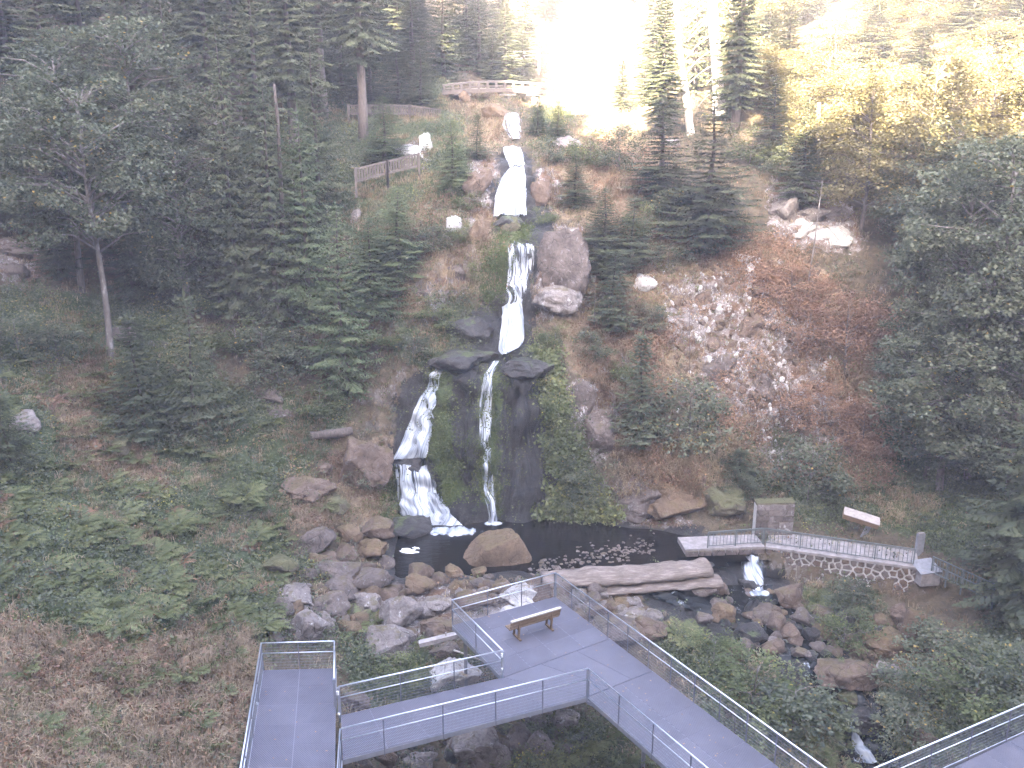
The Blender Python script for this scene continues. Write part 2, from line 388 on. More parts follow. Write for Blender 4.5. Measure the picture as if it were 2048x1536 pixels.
M = {}
def build_materials():
    # ground
    t = NT('ground_soil_and_rock'); p = t.pos(); up = t.up()
    soil = t.ramp(t.noise(2.2, 6, .7, p), [(.3, (.055, .042, .026)), (.5, (.10, .075, .045)), (.72, (.17, .125, .075))])
    green = t.ramp(t.noise(4, 5, .7, p), [(.3, (.030, .045, .016)), (.7, (.085, .105, .04))])
    dry = t.ramp(t.noise(3, 6, .75, p), [(.25, (.10, .066, .042)), (.5, (.23, .165, .105)), (.75, (.38, .30, .195))])
    rk = t.ramp(t.noise(1.7, 7, .72, p), [(.28, (.085, .066, .058)), (.5, (.19, .155, .14)), (.72, (.38, .35, .34))])
    fl = t.n('VectorMath', {0: p, 1: (4.2, 4.2, 1.7)}, operation='MULTIPLY').outputs[0]
    rk = t.mix(t.sm(t.noise(1.6, 7, .8, fl, .8), .535, .585), rk, (.50, .475, .47))
    rk = t.mix(t.sm(t.noise(.8, 6, .75, p), .48, .58), rk, t.ramp(t.noise(5, 6, .75, p), [(.3, (.06, .034, .022)), (.7, (.20, .115, .07))]))
    wt = t.ramp(t.noise(2.5, 6, .7, p), [(.3, (.010, .010, .011)), (.7, (.040, .036, .034))])
    ms = t.ramp(t.noise(5, 6, .75, p), [(.3, (.025, .035, .012)), (.7, (.095, .125, .035))])
    nz = t.math('ADD', t.math('MULTIPLY', t.math('SUBTRACT', t.noise(.55, 6, .75, p), .5), 2.6), t.math('MULTIPLY', t.math('SUBTRACT', t.noise(3.1, 5, .75, p), .5), 1.0))
    def blend(c, at, col, lo=.4, hi=.6): return t.mix(t.sm(t.math('ADD', t.at(at), nz), lo, hi), c, col)
    c = blend(soil, 'green', green, .45, .75)
    c = blend(c, 'dry', dry)
    steep = t.sm(up, .50, .30)
    c = t.mix(t.math('MULTIPLY', steep, .5), c, rk)
    c = blend(c, 'rock', rk)
    c = blend(c, 'wet', wt, .35, .6)
    c = blend(c, 'moss', ms, .4, .65)
    rough = t.n('MapRange', {'Value': t.at('wet'), 'From Min': .3, 'From Max': .7, 'To Min': .92, 'To Max': .45}).outputs[0]
    M['ground'] = t.done(t.pbsdf(c, rough, t.bump(t.math('ADD', t.noise(3, 8, .75, p), t.math('MULTIPLY', t.noise(14, 4, .7, p), .3)), 1.0, .18)))
    # water
    t = NT('pool_water'); p = t.pos()
    st = t.n('VectorMath', {0: p, 1: (1.0, 2.6, 1.0)}, operation='MULTIPLY').outputs[0]
    M['pool'] = t.done(t.pbsdf((.007, .0065, .006), .12, t.bump(t.noise(2.4, 3, .6, st), .35, .05), IOR=1.33))
    t = NT('stream_water'); p = t.pos()
    foam = t.sm(t.noise(1.9, 6, .75, p, .4), .60, .70)
    M['stream'] = t.done(t.pbsdf(t.mix(foam, (.008, .009, .009), (.55, .58, .62)), .15, t.bump(t.noise(3.5, 4, .6, p), .6, .08), IOR=1.33))
    for nm, lo, hi, sx in (('dense', .22, .46, 2.6), ('thin', .44, .66, 3.2), ('foam', .36, .58, 1.2)):
        t = NT('white_water_' + nm)
        uv = t.at('flow', 'Vector')
        s1 = t.n('VectorMath', {0: uv, 1: (sx * 2.2, .4 if nm != 'foam' else 1.8, 1)}, operation='MULTIPLY').outputs[0]
        s2 = t.n('VectorMath', {0: uv, 1: (sx * 6, 1.1, 1)}, operation='MULTIPLY').outputs[0]
        f = t.math('ADD', t.math('MULTIPLY', t.noise(1, 2, .5, s1, .3), .65), t.math('MULTIPLY', t.noise(1, 2, .5, s2), .35))
        al = t.sm(t.math('ADD', f, t.at('v')), lo, hi)
        col = t.ramp(f, [(.38, (.25, .29, .36)), (.5, (.58, .62, .70)), (.62, (.88, .90, .94))])
        d = t.n('MixShader', {0: .4, 1: t.pbsdf(col, .35), 2: t.n('BsdfTranslucent', {'Color': col}).outputs[0]}).outputs[0]
        M['fall_' + nm] = t.done(t.n('MixShader', {0: al, 1: t.n('BsdfTransparent').outputs[0], 2: d}).outputs[0])
    # rocks
    M['rock_grey'] = m_rock('grey_rock', (.066, .050, .043), (.215, .168, .148), .6, .25, (.09, .07, .042))
    M['rock_pale'] = m_rock('pale_lichen_rock', (.125, .102, .092), (.34, .29, .27), .85, .2, (.10, .08, .045), pale=(.62, .59, .58))
    M['rock_white'] = m_rock('white_and_sun_painted_rock', (.40, .37, .36), (.68, .65, .63), .9, .12, (.16, .11, .05), pale=(.80, .78, .77))  # rock's own white; on the cliff ledges it paints the sunlight
    M['rock_brown'] = m_rock('brown_rock', (.088, .058, .042), (.215, .150, .112), .35, .3, (.095, .070, .036))
    M['rock_tan'] = m_rock('tan_mossy_rock', (.105, .070, .044), (.235, .155, .095), .25, .4, (.105, .074, .036))
    M['rock_wet'] = m_rock('wet_dark_rock', (.020, .018, .018), (.060, .052, .050), .15, .2, rough=.4, pale=(.14, .13, .13))
    M['rock_moss'] = m_rock('moss_covered_rock', (.09, .075, .05), (.20, .17, .11), .1, .8, (.075, .072, .030))
    M['rock_cut'] = m_rock('cut_sandstone', (.10, .080, .072), (.22, .175, .155), .3, .0)
    M['mortar'] = m_plain('pale_mortar', (.50, .47, .455), .9, var=.25)
    M['concrete'] = m_plain('pale_concrete', (.23, .205, .20), .9, var=.4, scale=3)
    M['slate'] = m_plain('grey_stone_slab', (.20, .20, .22), .7)
    # metal and wood
    M['steel'] = m_plain('galvanised_steel', (.34, .35, .40), .42, .55, .12)
    M['rail'] = m_plain('stainless_handrail', (.62, .65, .72), .30, .75, .08)
    M['dark_steel'] = m_plain('dark_post_steel', (.20, .20, .24), .5, .5, .15)
    M['mesh'] = m_plain('steel_wire_mesh', (.30, .31, .36), .45, .5, .1)
    M['iron'] = m_plain('grey_green_iron', (.12, .135, .135), .6, .2, .2)
    t = NT('deck_grating'); p = t.pos()
    gx = t.n('TexWave', {'Vector': p, 'Scale': 9.0, 'Distortion': .2}, wave_type='BANDS', bands_direction='DIAGONAL').outputs['Fac']
    c = t.ramp(t.noise(1.2, 6, .7, p), [(.3, (.072, .070, .090)), (.7, (.102, .098, .126))])
    c = t.mix(t.sm(t.noise(16, 3, .8, p), .66, .78), c, (.22, .22, .26))
    c = t.mix(t.math('MULTIPLY', t.math('SUBTRACT', t.rnd(), .5), .25), c, (.20, .195, .235))
    M['deck'] = t.done(t.pbsdf(c, .62, t.bump(gx, .5, .02)))
    M['seam'] = m_plain('pale_panel_edge', (.165, .162, .20), .5, .2, .1)
    t = NT('weathered_wood'); p = t.objc()
    st = t.n('VectorMath', {0: p, 1: (1, 12, 12)}, operation='MULTIPLY').outputs[0]
    M['wood'] = t.done(t.pbsdf(t.ramp(t.noise(1.5, 6, .7, st), [(.3, (.11, .068, .036)), (.7, (.23, .15, .085))]), .75))
    M['wood_grey'] = m_plain('silver_grey_timber', (.30, .27, .26), .85, var=.3, scale=5)
    M['wood_pale'] = m_plain('pale_sawn_timber', (.31, .27, .245), .8, var=.25, scale=5)
    M['wood_dark'] = m_plain('dark_fence_timber', (.10, .08, .07), .85, var=.3)
    M['wood_pal'] = m_plain('grey_brown_timber', (.105, .085, .075), .85, var=.3, scale=5)
    M['wood_bright'] = m_plain('bench_top_painted_skylit', (.46, .42, .37), .7, var=.12)  # sky light catching the top plank is put into this colour
    M['white'] = m_plain('white_reflector', (.82, .82, .82), .4, var=.05)
    t = NT('fallen_log_bark'); p = t.objc()
    st = t.n('VectorMath', {0: p, 1: (.8, 5, 5)}, operation='MULTIPLY').outputs[0]
    nn = t.noise(1.6, 7, .75, st)
    M['log'] = t.done(t.pbsdf(t.ramp(nn, [(.3, (.075, .056, .045)), (.5, (.165, .128, .106)), (.72, (.34, .285, .255))]), .9, t.bump(nn, 1.0, .06)))
    t = NT('tree_bark'); p = t.pos()
    st = t.n('VectorMath', {0: p, 1: (9, 9, 2.2)}, operation='MULTIPLY').outputs[0]
    nn = t.noise(1.2, 6, .7, st)
    M['bark'] = t.done(t.pbsdf(t.ramp(nn, [(.3, (.055, .042, .036)), (.7, (.15, .12, .105))]), .9, t.bump(nn, .8, .04)))
    t = NT('pale_bark'); p = t.pos()
    st = t.n('VectorMath', {0: p, 1: (3, 3, 1.1)}, operation='MULTIPLY').outputs[0]
    nn = t.noise(1.2, 6, .75, st)
    M['bark_pale'] = t.done(t.pbsdf(t.ramp(nn, [(.35, (.085, .068, .058)), (.55, (.16, .135, .12)), (.70, (.36, .33, .31))]), .85, t.bump(nn, .5, .03)))
    M['bark_dead'] = m_plain('pale_bark_with_painted_sun', (.55, .50, .45), .85, var=.25, scale=4)  # pale bark; on the big dead trunk it paints the sunlight
    # leaves
    M['spruce'] = m_leaf('spruce_needles', [(.0, (.026, .031, .018)), (.5, (.074, .083, .046)), (1.0, (.150, .155, .085))], .25, .02)
    M['fir'] = m_leaf('fresh_fir_needles', [(.0, (.044, .060, .030)), (.5, (.105, .128, .062)), (1.0, (.190, .212, .100))], .3, .02)
    M['leaf'] = m_leaf('maple_leaves', [(.0, (.036, .042, .024)), (.5, (.100, .110, .062)), (.93, (.180, .186, .110)), (1.0, (.36, .25, .07))], .35, .03)
    M['leaf_light'] = m_leaf('light_green_leaves', [(.0, (.048, .058, .022)), (.5, (.128, .146, .060)), (.95, (.22, .235, .100)), (1.0, (.38, .33, .08))], .38, .02)
    M['leaf_warm'] = m_leaf('leaves_painted_sunlit', [(.0, (.085, .080, .034)), (.5, (.19, .165, .075)), (.9, (.29, .235, .115)), (1.0, (.40, .27, .10))], .38, .02)  # warm sunlight on these crowns is put into the leaf colour
    M['fern'] = m_leaf('fern_fronds', [(.0, (.058, .066, .026)), (.5, (.145, .158, .066)), (1.0, (.27, .265, .12))], .35, .02)
    M['moss'] = m_leaf('bright_moss', [(.0, (.034, .044, .014)), (.5, (.085, .105, .032)), (1.0, (.16, .18, .06))], .25, .02)
    M['dry'] = m_leaf('dry_grass_blades', [(.0, (.13, .092, .055)), (.4, (.29, .21, .13)), (.75, (.48, .375, .24)), (1.0, (.17, .17, .07))], .3, .03)
    M['brown'] = m_leaf('withered_brown_leaves', [(.0, (.10, .056, .036)), (.5, (.235, .130, .078)), (1.0, (.38, .24, .145))], .3, .03)
build_materials()

# ------------------------------------------------------------------ the ground
idx = np.arange(len(GX) * len(GY)).reshape(len(GY), len(GX))
quads = np.stack([idx[:-1, :-1], idx[:-1, 1:], idx[1:, 1:], idx[1:, :-1]], -1).reshape(-1, 4)
gm = mesh('hillside', GP.reshape(-1, 3), quads, M['ground'], True)
for nm, z in (('wet', Zwet), ('rock', Zrock), ('moss', Zmoss), ('dry', Zdry), ('green', Zgreen)):
    val = zval(z, TPX, TPY)
    val = np.where((YY > 12), val, .2)
    at = gm.attributes.new(nm, 'FLOAT', 'POINT'); at.data.foreach_set('value', val.ravel().astype(np.float32))
ground = tag(obj('hillside', gm), kind='structure')
# ------------------------------------------------------------------ water
def sheet(name, pts, z, mat, step=.5, kind='structure'):
    """flat water inside an outline (world xy), cut into small faces"""
    pts = [tuple(p) for p in pts]
    xs = np.arange(min(p[0] for p in pts), max(p[0] for p in pts) + step, step); ys = np.arange(min(p[1] for p in pts), max(p[1] for p in pts) + step, step)
    X, Y = np.meshgrid(xs, ys)
    ins = inpoly(X, Y, pts)
    ix = np.arange(X.size).reshape(X.shape)
    q = np.stack([ix[:-1, :-1], ix[:-1, 1:], ix[1:, 1:], ix[1:, :-1]], -1)
    ok = ins[:-1, :-1] | ins[:-1, 1:] | ins[1:, 1:] | ins[1:, :-1]
    return tag(obj(name, mesh(name, np.stack([X, Y, np.full(X.shape, z)], -1).reshape(-1, 3), q[ok].reshape(-1, 4), mat, True)), kind=kind)
POOLZ = -1.4
sheet('pool_water', [(-7, 34.2), (-7, 40.5), (9, 40.5), (12, 38), (11.4, 35.9), (9.4, 35.9), (8.8, 35.0), (3, 34.1)], POOLZ, M['pool'])
def ribbon(name, rows, mat, cross=9, off=.32, v=0.0, lift=0.0, bulge=.15, seg=5.0, seed=0):
    """water running over the ground: rows of (photo y, left x, right x), laid on the ground it runs over"""
    rows = np.array(rows, float); tot = np.concatenate([[0], np.cumsum(np.hypot(np.diff(rows[:, 0]), np.diff(rows[:, 1:].mean(1))))])
    m = max(3, int(tot[-1] / seg)); s = np.linspace(0, tot[-1], m)
    py, pl, pr = (np.interp(s, tot, rows[:, k]) for k in range(3))
    u = np.linspace(0, 1, cross)
    PX = pl[:, None] * (1 - u) + pr[:, None] * u; PY = np.repeat(py[:, None], cross, 1)
    P = hit(PX.ravel(), PY.ravel()).reshape(m, cross, 3)
    for _ in range(2):                                     # water does not follow every bump
        P[1:-1] = (P[:-2] + 2 * P[1:-1] + P[2:]) / 4
    out = np.array([0, -1.0, .45]); out /= np.linalg.norm(out)
    nz = fbm(P * np.array([3, 3, 1.2]), 3, 40 + seed)
    P = P + out * (off + bulge * np.sin(np.pi * u)[None, :, None] + .07 * nz[..., None]) + np.array([0, 0, lift])
    L = np.concatenate([[0], np.cumsum(np.linalg.norm(np.diff(P[:, cross // 2], axis=0), axis=1))])
    Wd = np.linalg.norm(P[:, -1] - P[:, 0], axis=1)
    uv = np.stack([u[None, :] * Wd[:, None] + seed * 3.7, np.repeat(L[:, None], cross, 1)], -1)
    edge = np.minimum(u, 1 - u)[None, :] * np.ones((m, 1))
    vv = v + .10 - .22 * np.clip(1 - edge / .18, 0, 1)
    ix = np.arange(m * cross).reshape(m, cross)
    q = np.stack([ix[:-1, :-1], ix[:-1, 1:], ix[1:, 1:], ix[1:, :-1]], -1).reshape(-1, 4)
    return obj(name, mesh(name, P.reshape(-1, 3), q, mat, True, vv.ravel(), uv.reshape(-1, 2)))
def fall(rows, mat, label, **kw):
    return tag(ribbon('waterfall', rows, mat, **kw), label, 'waterfall', kind='thing', group='steps of the waterfall')
fall([(232, 1010, 1040), (255, 1002, 1044), (282, 1018, 1044)], M['fall_thin'], 'topmost small white cascade of the waterfall, below the wooden footbridge', seed=1)
fall([(300, 1006, 1040), (318, 1010, 1046), (336, 1018, 1048)], M['fall_dense'], 'short white cascade just above the bell shaped fall', v=.05, seed=2)
fall([(338, 1016, 1046), (360, 1006, 1050), (385, 995, 1051), (410, 990, 1052), (436, 987, 1053)], M['fall_dense'], 'bell shaped white fall widening downwards in the upper part of the ravine', v=.06, seed=3)
fall([(491, 1012, 1072), (505, 1013, 1073), (560, 1010, 1064), (614, 1010, 1046)], M['fall_thin'], 'thin veil of falling water beside the big pale rock slab', v=-.05, cross=17, seed=4)
fall([(612, 1005, 1043), (650, 1004, 1049), (680, 999, 1049), (700, 996, 1040), (714, 1004, 1014)], M['fall_dense'], 'thick white cascade in the middle, right below the thin veil', v=.1, seed=5)
fall([(724, 984, 1000), (745, 968, 992), (800, 958, 986), (900, 960, 984), (980, 966, 988), (1046, 974, 996)], M['fall_thin'], 'narrow trickle running down the dark rock wall between two mossy strips', cross=7, off=.28, bulge=.05, v=.0, seed=6)
fall([(735, 877, 888), (760, 862, 887), (800, 840, 880), (850, 818, 868), (890, 804, 853), (906, 796, 850), (920, 786, 850)], M['fall_dense'], 'slanting white fall pouring down left of the dark rock wall', v=.2, seed=7)
fall([(850, 862, 870), (880, 852, 868), (918, 838, 858)], M['fall_dense'], 'short side strand of white water right of the slanting fall', cross=5, seed=8)
fall([(932, 792, 856), (945, 794, 862), (980, 795, 880), (1015, 796, 900), (1040, 800, 912), (1056, 838, 926), (1066, 858, 946)], M['fall_thin'], 'fanned lower fall spreading into the dark pool', cross=15, v=.08, seed=9)
fall([(985, 850, 872), (1015, 858, 895), (1040, 862, 915), (1056, 850, 932), (1068, 856, 948)], M['fall_dense'], 'churning white foot of the fanned fall at the pool', v=.03, off=.3, seed=10)
fall([(1112, 1480, 1514), (1140, 1478, 1518), (1160, 1486, 1519), (1182, 1494, 1524)], M['fall_thin'], 'little cascade under the stone footbridge', v=.08, seed=11)
fall([(496, 1010, 1074), (540, 1008, 1070), (612, 1006, 1050)], M['fall_thin'], 'outer spray of the thin veil beside the big pale rock slab', off=.2, v=-.06, cross=13, seed=14)
fall([(342, 1010, 1050), (400, 984, 1056), (438, 982, 1056)], M['fall_thin'], 'outer spray along the edges of the bell shaped fall', off=.2, v=-.02, cross=13, seed=15)
fall([(1440, 1686, 1696), (1470, 1698, 1712), (1490, 1704, 1730), (1520, 1718, 1748)], M['fall_foam'], 'small foaming drop of the stream at the bottom of the gorge', v=.05, seed=12)
# dark stream below the pool, running down between the boulders
stream = ribbon('stream_water', [(1176, 1280, 1545), (1200, 1300, 1540), (1230, 1410, 1600), (1270, 1470, 1650), (1310, 1500, 1690), (1350, 1600, 1730), (1400, 1640, 1760), (1450, 1660, 1780), (1500, 1670, 1790), (1560, 1690, 1810)], M['stream'], cross=15, off=.02, bulge=0, lift=.12, seg=8, seed=20)
tag(stream, kind='structure')
ribb2 = ribbon('stream_water', [(1180, 1380, 1500), (1196, 1360, 1480)], M['stream'], cross=9, off=.05, bulge=0, lift=.1, seg=5, seed=21); tag(ribb2, kind='structure')
# foam on the pool
def foam(cx, cy, w, h, name='foam', seed=0):
    b = P_z(cx, cy, POOLZ + .02); s = mpp(b)
    rr = np.random.RandomState(seed); k = 22; V = [(0, 0, .012)]
    ph = rr.rand(4) * 6
    for i in range(k):
        a = 2 * math.pi * i / k; r = 1 + .3 * math.sin(2 * a + ph[0]) + .2 * math.sin(5 * a + ph[1]) + .15 * math.sin(7 * a + ph[2])
        V.append((math.cos(a) * r * w * s / 2, math.sin(a) * r * h * s / 2 / .43, 0.004))
    me = mesh(name, np.array(V), [(0, 1 + i, 1 + (i + 1) % k) for i in range(k)], M['white'])
    return obj(name, me, None, tuple(b))
FO = [(818, 1102, 34, 9), (832, 1096, 12, 4), (806, 1104, 8, 3)]
for i, (x, y, w, h) in enumerate(FO):
    tag(foam(x, y, w, h, seed=i), kind='stuff')

def churn(cx, cy, wpx, hpx, seed, n=34):
    """broken foam lying on the pool where a fall lands"""
    c = P_z(cx, cy, POOLZ + .015); s = mpp(c); rx, ry = wpx * s / 2, hpx * s / 2 / .43
    X, Y = np.meshgrid(np.linspace(-1.3, 1.3, n), np.linspace(-1.3, 1.3, n)); r = np.sqrt(X ** 2 + Y ** 2)
    V = np.stack([X * rx, Y * ry, .03 * np.exp(-r ** 2 * 3)], -1).reshape(-1, 3); uv = np.stack([X * rx * .6 + seed, Y * ry * .6], -1).reshape(-1, 2)
    ix = np.arange(n * n).reshape(n, n); q = np.stack([ix[:-1, :-1], ix[:-1, 1:], ix[1:, 1:], ix[1:, :-1]], -1).reshape(-1, 4)
    return tag(obj('foam', mesh('foam', V, q, M['fall_foam'], True, (.22 - .5 * r ** 1.5).ravel(), uv), None, tuple(c)), kind='stuff')
churn(905, 1062, 150, 26, 1); churn(985, 1047, 60, 12, 2); churn(880, 1062, 80, 20, 3); churn(1515, 1186, 60, 16, 4)
# ------------------------------------------------------------------ steel viewing platform
A = lambda *q: np.array(q, float)
def dk(px, py): return P_z(px, py, 0.0)
pA, pB, pC, pD, pE = dk(905, 1250), dk(1110, 1193), dk(1560, 1536), dk(1005, 1355), dk(1175, 1393)
pF, pG = dk(684, 1518), dk(680, 1431)
L1, L2, L3, L4 = dk(527, 1340), dk(672, 1336), dk(497, 1536), dk(670, 1536)
plat = thing('viewing_platform', 'grey steel viewing platform of grating decks with mesh railings above the stream', 'viewing platform', (0, 24, 0))
def U(v): return v / np.linalg.norm(v)
def deck_quad(p00, p10, p01, p11, nu, nv, thick=.05):
    """grating panels between four corners: nu across, nv along"""
    for i in range(nu):
        for j in range(nv):
            def at(u, w): return (p00 * (1 - u) + p10 * u) * (1 - w) + (p01 * (1 - u) + p11 * u) * w
            c = [at(i / nu, j / nv), at((i + 1) / nu, j / nv), at((i + 1) / nu, (j + 1) / nv), at(i / nu, (j + 1) / nv)]
            m = sum(c) / 4
            c = [q + U(m - q) * .014 for q in c]
            dz = R0.uniform(-.003, .003)
            V = [q + A(0, 0, dz) - np.array(plat.location) for q in c] + [q - A(0, 0, thick) - np.array(plat.location) for q in c]
            Fq = [(0, 1, 2, 3), (7, 6, 5, 4)] + [(k, k + 4, (k + 1) % 4 + 4, (k + 1) % 4) for k in range(4)]
            obj('grating_panel', mesh('grating_panel', V, Fq, M['deck']), plat)
    V = [q - A(0, 0, .005) - np.array(plat.location) for q in (p00, p10, p11, p01)] + [q - A(0, 0, .04) - np.array(plat.location) for q in (p00, p10, p11, p01)]
    obj('support_strip', mesh('support_strip', V, [(0, 1, 2, 3), (7, 6, 5, 4)] + [(k, k + 4, (k + 1) % 4 + 4, (k + 1) % 4) for k in range(4)], M['seam']), plat)
dirL = U(L3 - L1); dirM = U(pC - pB); dirW = U(pD - pG)
Le1, Le2 = L1 + dirL * 8.5, L2 + U(L4 - L2) * 8.5
deck_quad(L1, L2, Le1, Le2, 2, 9)
pGd = pG + A(.03, 0, 0); pFd = pF + A(.03, 0, 0)
deck_quad(pGd, pD, pFd, pE, 6, 2)                         # linking walkway
sE = float(np.dot(pE - pB, dirM)); pR = pB + dirM * sE   # point on the outer edge level with the inner corner
sD = float(np.dot(pD - pB, dirM)); pRD = pB + dirM * sD
deck_quad(pA, pB, pD, pRD, 4, 4)
deck_quad(pD + U(pE - pD) * .03 + A(.0, 0, 0), pRD + dirM * .03, pE, pR, 3, 1)
mE = pE + dirM * 9.2; mR = pR + dirM * 9.2
deck_quad(pE + dirM * .03, pR + dirM * .03, mE, mR, 2, 9)
# branch to the right at the bottom of the picture
b0, b1 = dk(1905, 1536), dk(2048, 1468)
dirB = U(b1 - b0); w_b = np.array([dirB[1], -dirB[0], 0])
bs = b0 - dirB * 4.1; be = b0 + dirB * 9
deck_quad(bs, be, bs + w_b * 2.4, be + w_b * 2.4, 12, 2)
def railing(p, q, nbay, posts=None, h=1.0, first=True, last=True, mid=.62, big=()):
    """posts, handrail, middle rail and wire mesh bays between two deck points"""
    d = q - p; L = np.linalg.norm(d); u = d / L
    ts = np.linspace(0, 1, nbay + 1) if posts is None else np.array(posts)
    up = A(0, 0, 1)
    for i, t in enumerate(ts):
        if (i == 0 and not first) or (i == len(ts) - 1 and not last): continue
        b = p + d * t; w = .08 if i in big else .04
        mb = MB(); mb.bar(b - up * .22, b + up * (h - .03), w, w * .5 if i not in big else w, up=u)
        mb.build('post', M['steel'] if i in big else M['dark_steel'], plat)
    mb = MB(); mb.tube([p + up * h, p + d * .5 + up * h, q + up * h], .024, 8); mb.build('handrail', M['rail'], plat, True)
    mb = MB(); mb.tube([p + up * h * mid, p + d * .5 + up * h * mid, q + up * h * mid], .017, 6); mb.build('middle_rail', M['rail'], plat, True)
    side = np.cross(u, up)
    for i in range(len(ts) - 1):
        a, b = p + d * (ts[i] + .03 / L), p + d * (ts[i + 1] - .03 / L); l = np.linalg.norm(b - a)
        if l < .2: continue
        mb = MB(); k = max(2, int(l / .04)); r = .0019
        for j in range(k + 1):
            m0 = a + (b - a) * j / k
            mb.box(m0 + up * (h * .5), u * r, side * r, up * (h * .44))
        for j in range(9):
            z = h * (.06 + .88 * j / 8)
            mb.box((a + b) / 2 + up * z + side * .004, u * l / 2, side * r, up * r)
        mb.build('mesh_panel', M['mesh'], plat)
    mb = MB(); mb.bar(p - up * .10, q - up * .10, .03, .16); mb.build('edge_beam', M['steel'], plat)
inset = .04
railing(Le1, L1, 5); railing(L1, L2, 2, first=False)
railing(L2, L2 + U(L4 - L2) * 2.05, 1, first=False, big=(1,))
railing(pF + A(0, -.02, 0), Le2 + A(.02, 0, 0), 3)
railing(pG, pD, 4, posts=[0, .36, .69, 1], big=(0, 3))
railing(pF + A(.03, 0, 0), pE, 5, posts=[0, .155, .385, .60, .80, 1], first=False, big=(5,))
railing(pE + dirM * .02, mE, 6, first=False)
railing(pD + U(pA - pD) * .02, pA, 2, first=False)
railing(pA, pB, 3, posts=[0, .33, .66, 1], first=False, big=(3,))
cut = float(np.dot(bs - pB, dirM)) + .3
railing(pB, pB + dirM * 13.0, 12, first=False)
bcorner = pB + dirM * 13.05
railing(bcorner, be, 8, first=True)
railing(bs + w_b * 2.4 + dirB * .8, be + w_b * 2.4, 8)
railing(mR - dirM * .02, mR - dirM * 1.0, 1)
for p, zz in ((pD, (.90, .82, .36)), (pG, (.86, .80, .10)), (L1 + dirL * 1.9, (.12,))):
    for z in zz:
        mb = MB(); mb.tube([p + A(-.012, -.06, z - .03), p + A(-.012, -.06, z + .03)], .035, 10); mb.build('reflector', M['white'], plat)
# stilts and cross beams under the decks
def stilt(p, w=.12):
    g = float(H(p[0], p[1])) - .2
    mb = MB(); mb.bar(A(p[0], p[1], g), A(p[0], p[1], -.12), w, w, up=(0, 1, 0)); mb.build('stilt', M['steel'], plat)
for p in (L1 * .92 + L2 * .08 + dirL * .4, L2 * .92 + L1 * .08 + dirL * .4, L1 * .9 + L2 * .1 + dirL * 4.5, pA + U(pD - pA) * .4 + U(pB - pA) * .3, pB + dirM * .5 - U(pB - pA) * .3, pR - U(pR - pE) * .2, mR - dirM * 3.5 - U(pR - pE) * .3, b0 + w_b * .2, b0 + dirB * 4 + w_b * .2):
    stilt(p)
for a, b in ((pE, pR), (pD, pRD), (pA * .5 + pD * .5, pB + dirM * 2), (L1 + dirL * 2, L2 + dirL * 2), (L1 + dirL * 4, L2 + dirL * 4), (pG * .6 + pD * .4, pF * .6 + pE * .4), (pG * .25 + pD * .75, pF * .25 + pE * .75), (pE + dirM * 3, pR + dirM * 3), (pE + dirM * 6, pR + dirM * 6)):
    mb = MB(); mb.bar(a - A(0, 0, .14), b - A(0, 0, .14), .08, .16); mb.build('cross_beam', M['steel'], plat)
mb = MB(); mb.bar(pE + dirM * .05 - A(0, 0, .16), pE + dirM * 1.15 + A(0, 0, -.16) + U(pR - pE) * .5, .14, .10); mb.build('cross_beam', M['steel'], plat)

# ------------------------------------------------------------------ bench on the platform
bl, br = dk(1040, 1281), dk(1105, 1261)
ub = U(br - bl); nb = A(-ub[1], ub[0], 0)                    # nb points to the waterfall
bc = (bl + br) / 2
bench = thing('park_bench', 'brown slatted wooden bench with top rail painted sky-lit pale standing on the grey platform', 'bench', tuple(bc))
def slat(off, z, w, h, tilt, L=2.0, mat='wood', name='slat'):
    c = bc + nb * off + A(0, 0, z); t = math.radians(tilt)
    ay = nb * math.cos(t) + A(0, 0, 1) * math.sin(t); az = -nb * math.sin(t) + A(0, 0, 1) * math.cos(t)
    return lambda: None, (c, ub * L / 2, ay * w / 2, az * h / 2, mat, name)
for off, z, w, h, tilt, mat, name in ((.02, .80, .09, .05, 8, 'wood_bright', 'backrest'), (.035, .69, .035, .13, 12, 'wood', 'backrest'), (.075, .55, .035, .11, 12, 'wood', 'backrest'),
                                      (.16, .43, .10, .035, 0, 'wood', 'seat'), (.28, .43, .10, .035, 0, 'wood', 'seat'), (.40, .43, .10, .035, 0, 'wood', 'seat')):
    _, (c, ax, ay, az, mt, nm) = slat(off, z, w, h, tilt)
    mb = MB(); mb.box(c, ax, ay, az); mb.build(nm, M[mat], bench)
for b in (bl, br):
    mb = MB()
    mb.bar(b + nb * .10, b + nb * .02 + A(0, 0, .78), .06, .06, up=nb); mb.bar(b + nb * .42, b + nb * .38 + A(0, 0, .41), .06, .06, up=nb)
    mb.bar(b + nb * .06 + A(0, 0, .38), b + nb * .44 + A(0, 0, .38), .06, .05); mb.bar(b - nb * .06 + A(0, 0, .025), b + nb * .48 + A(0, 0, .025), .07, .05)
    mb.build('leg', M['wood'], bench)

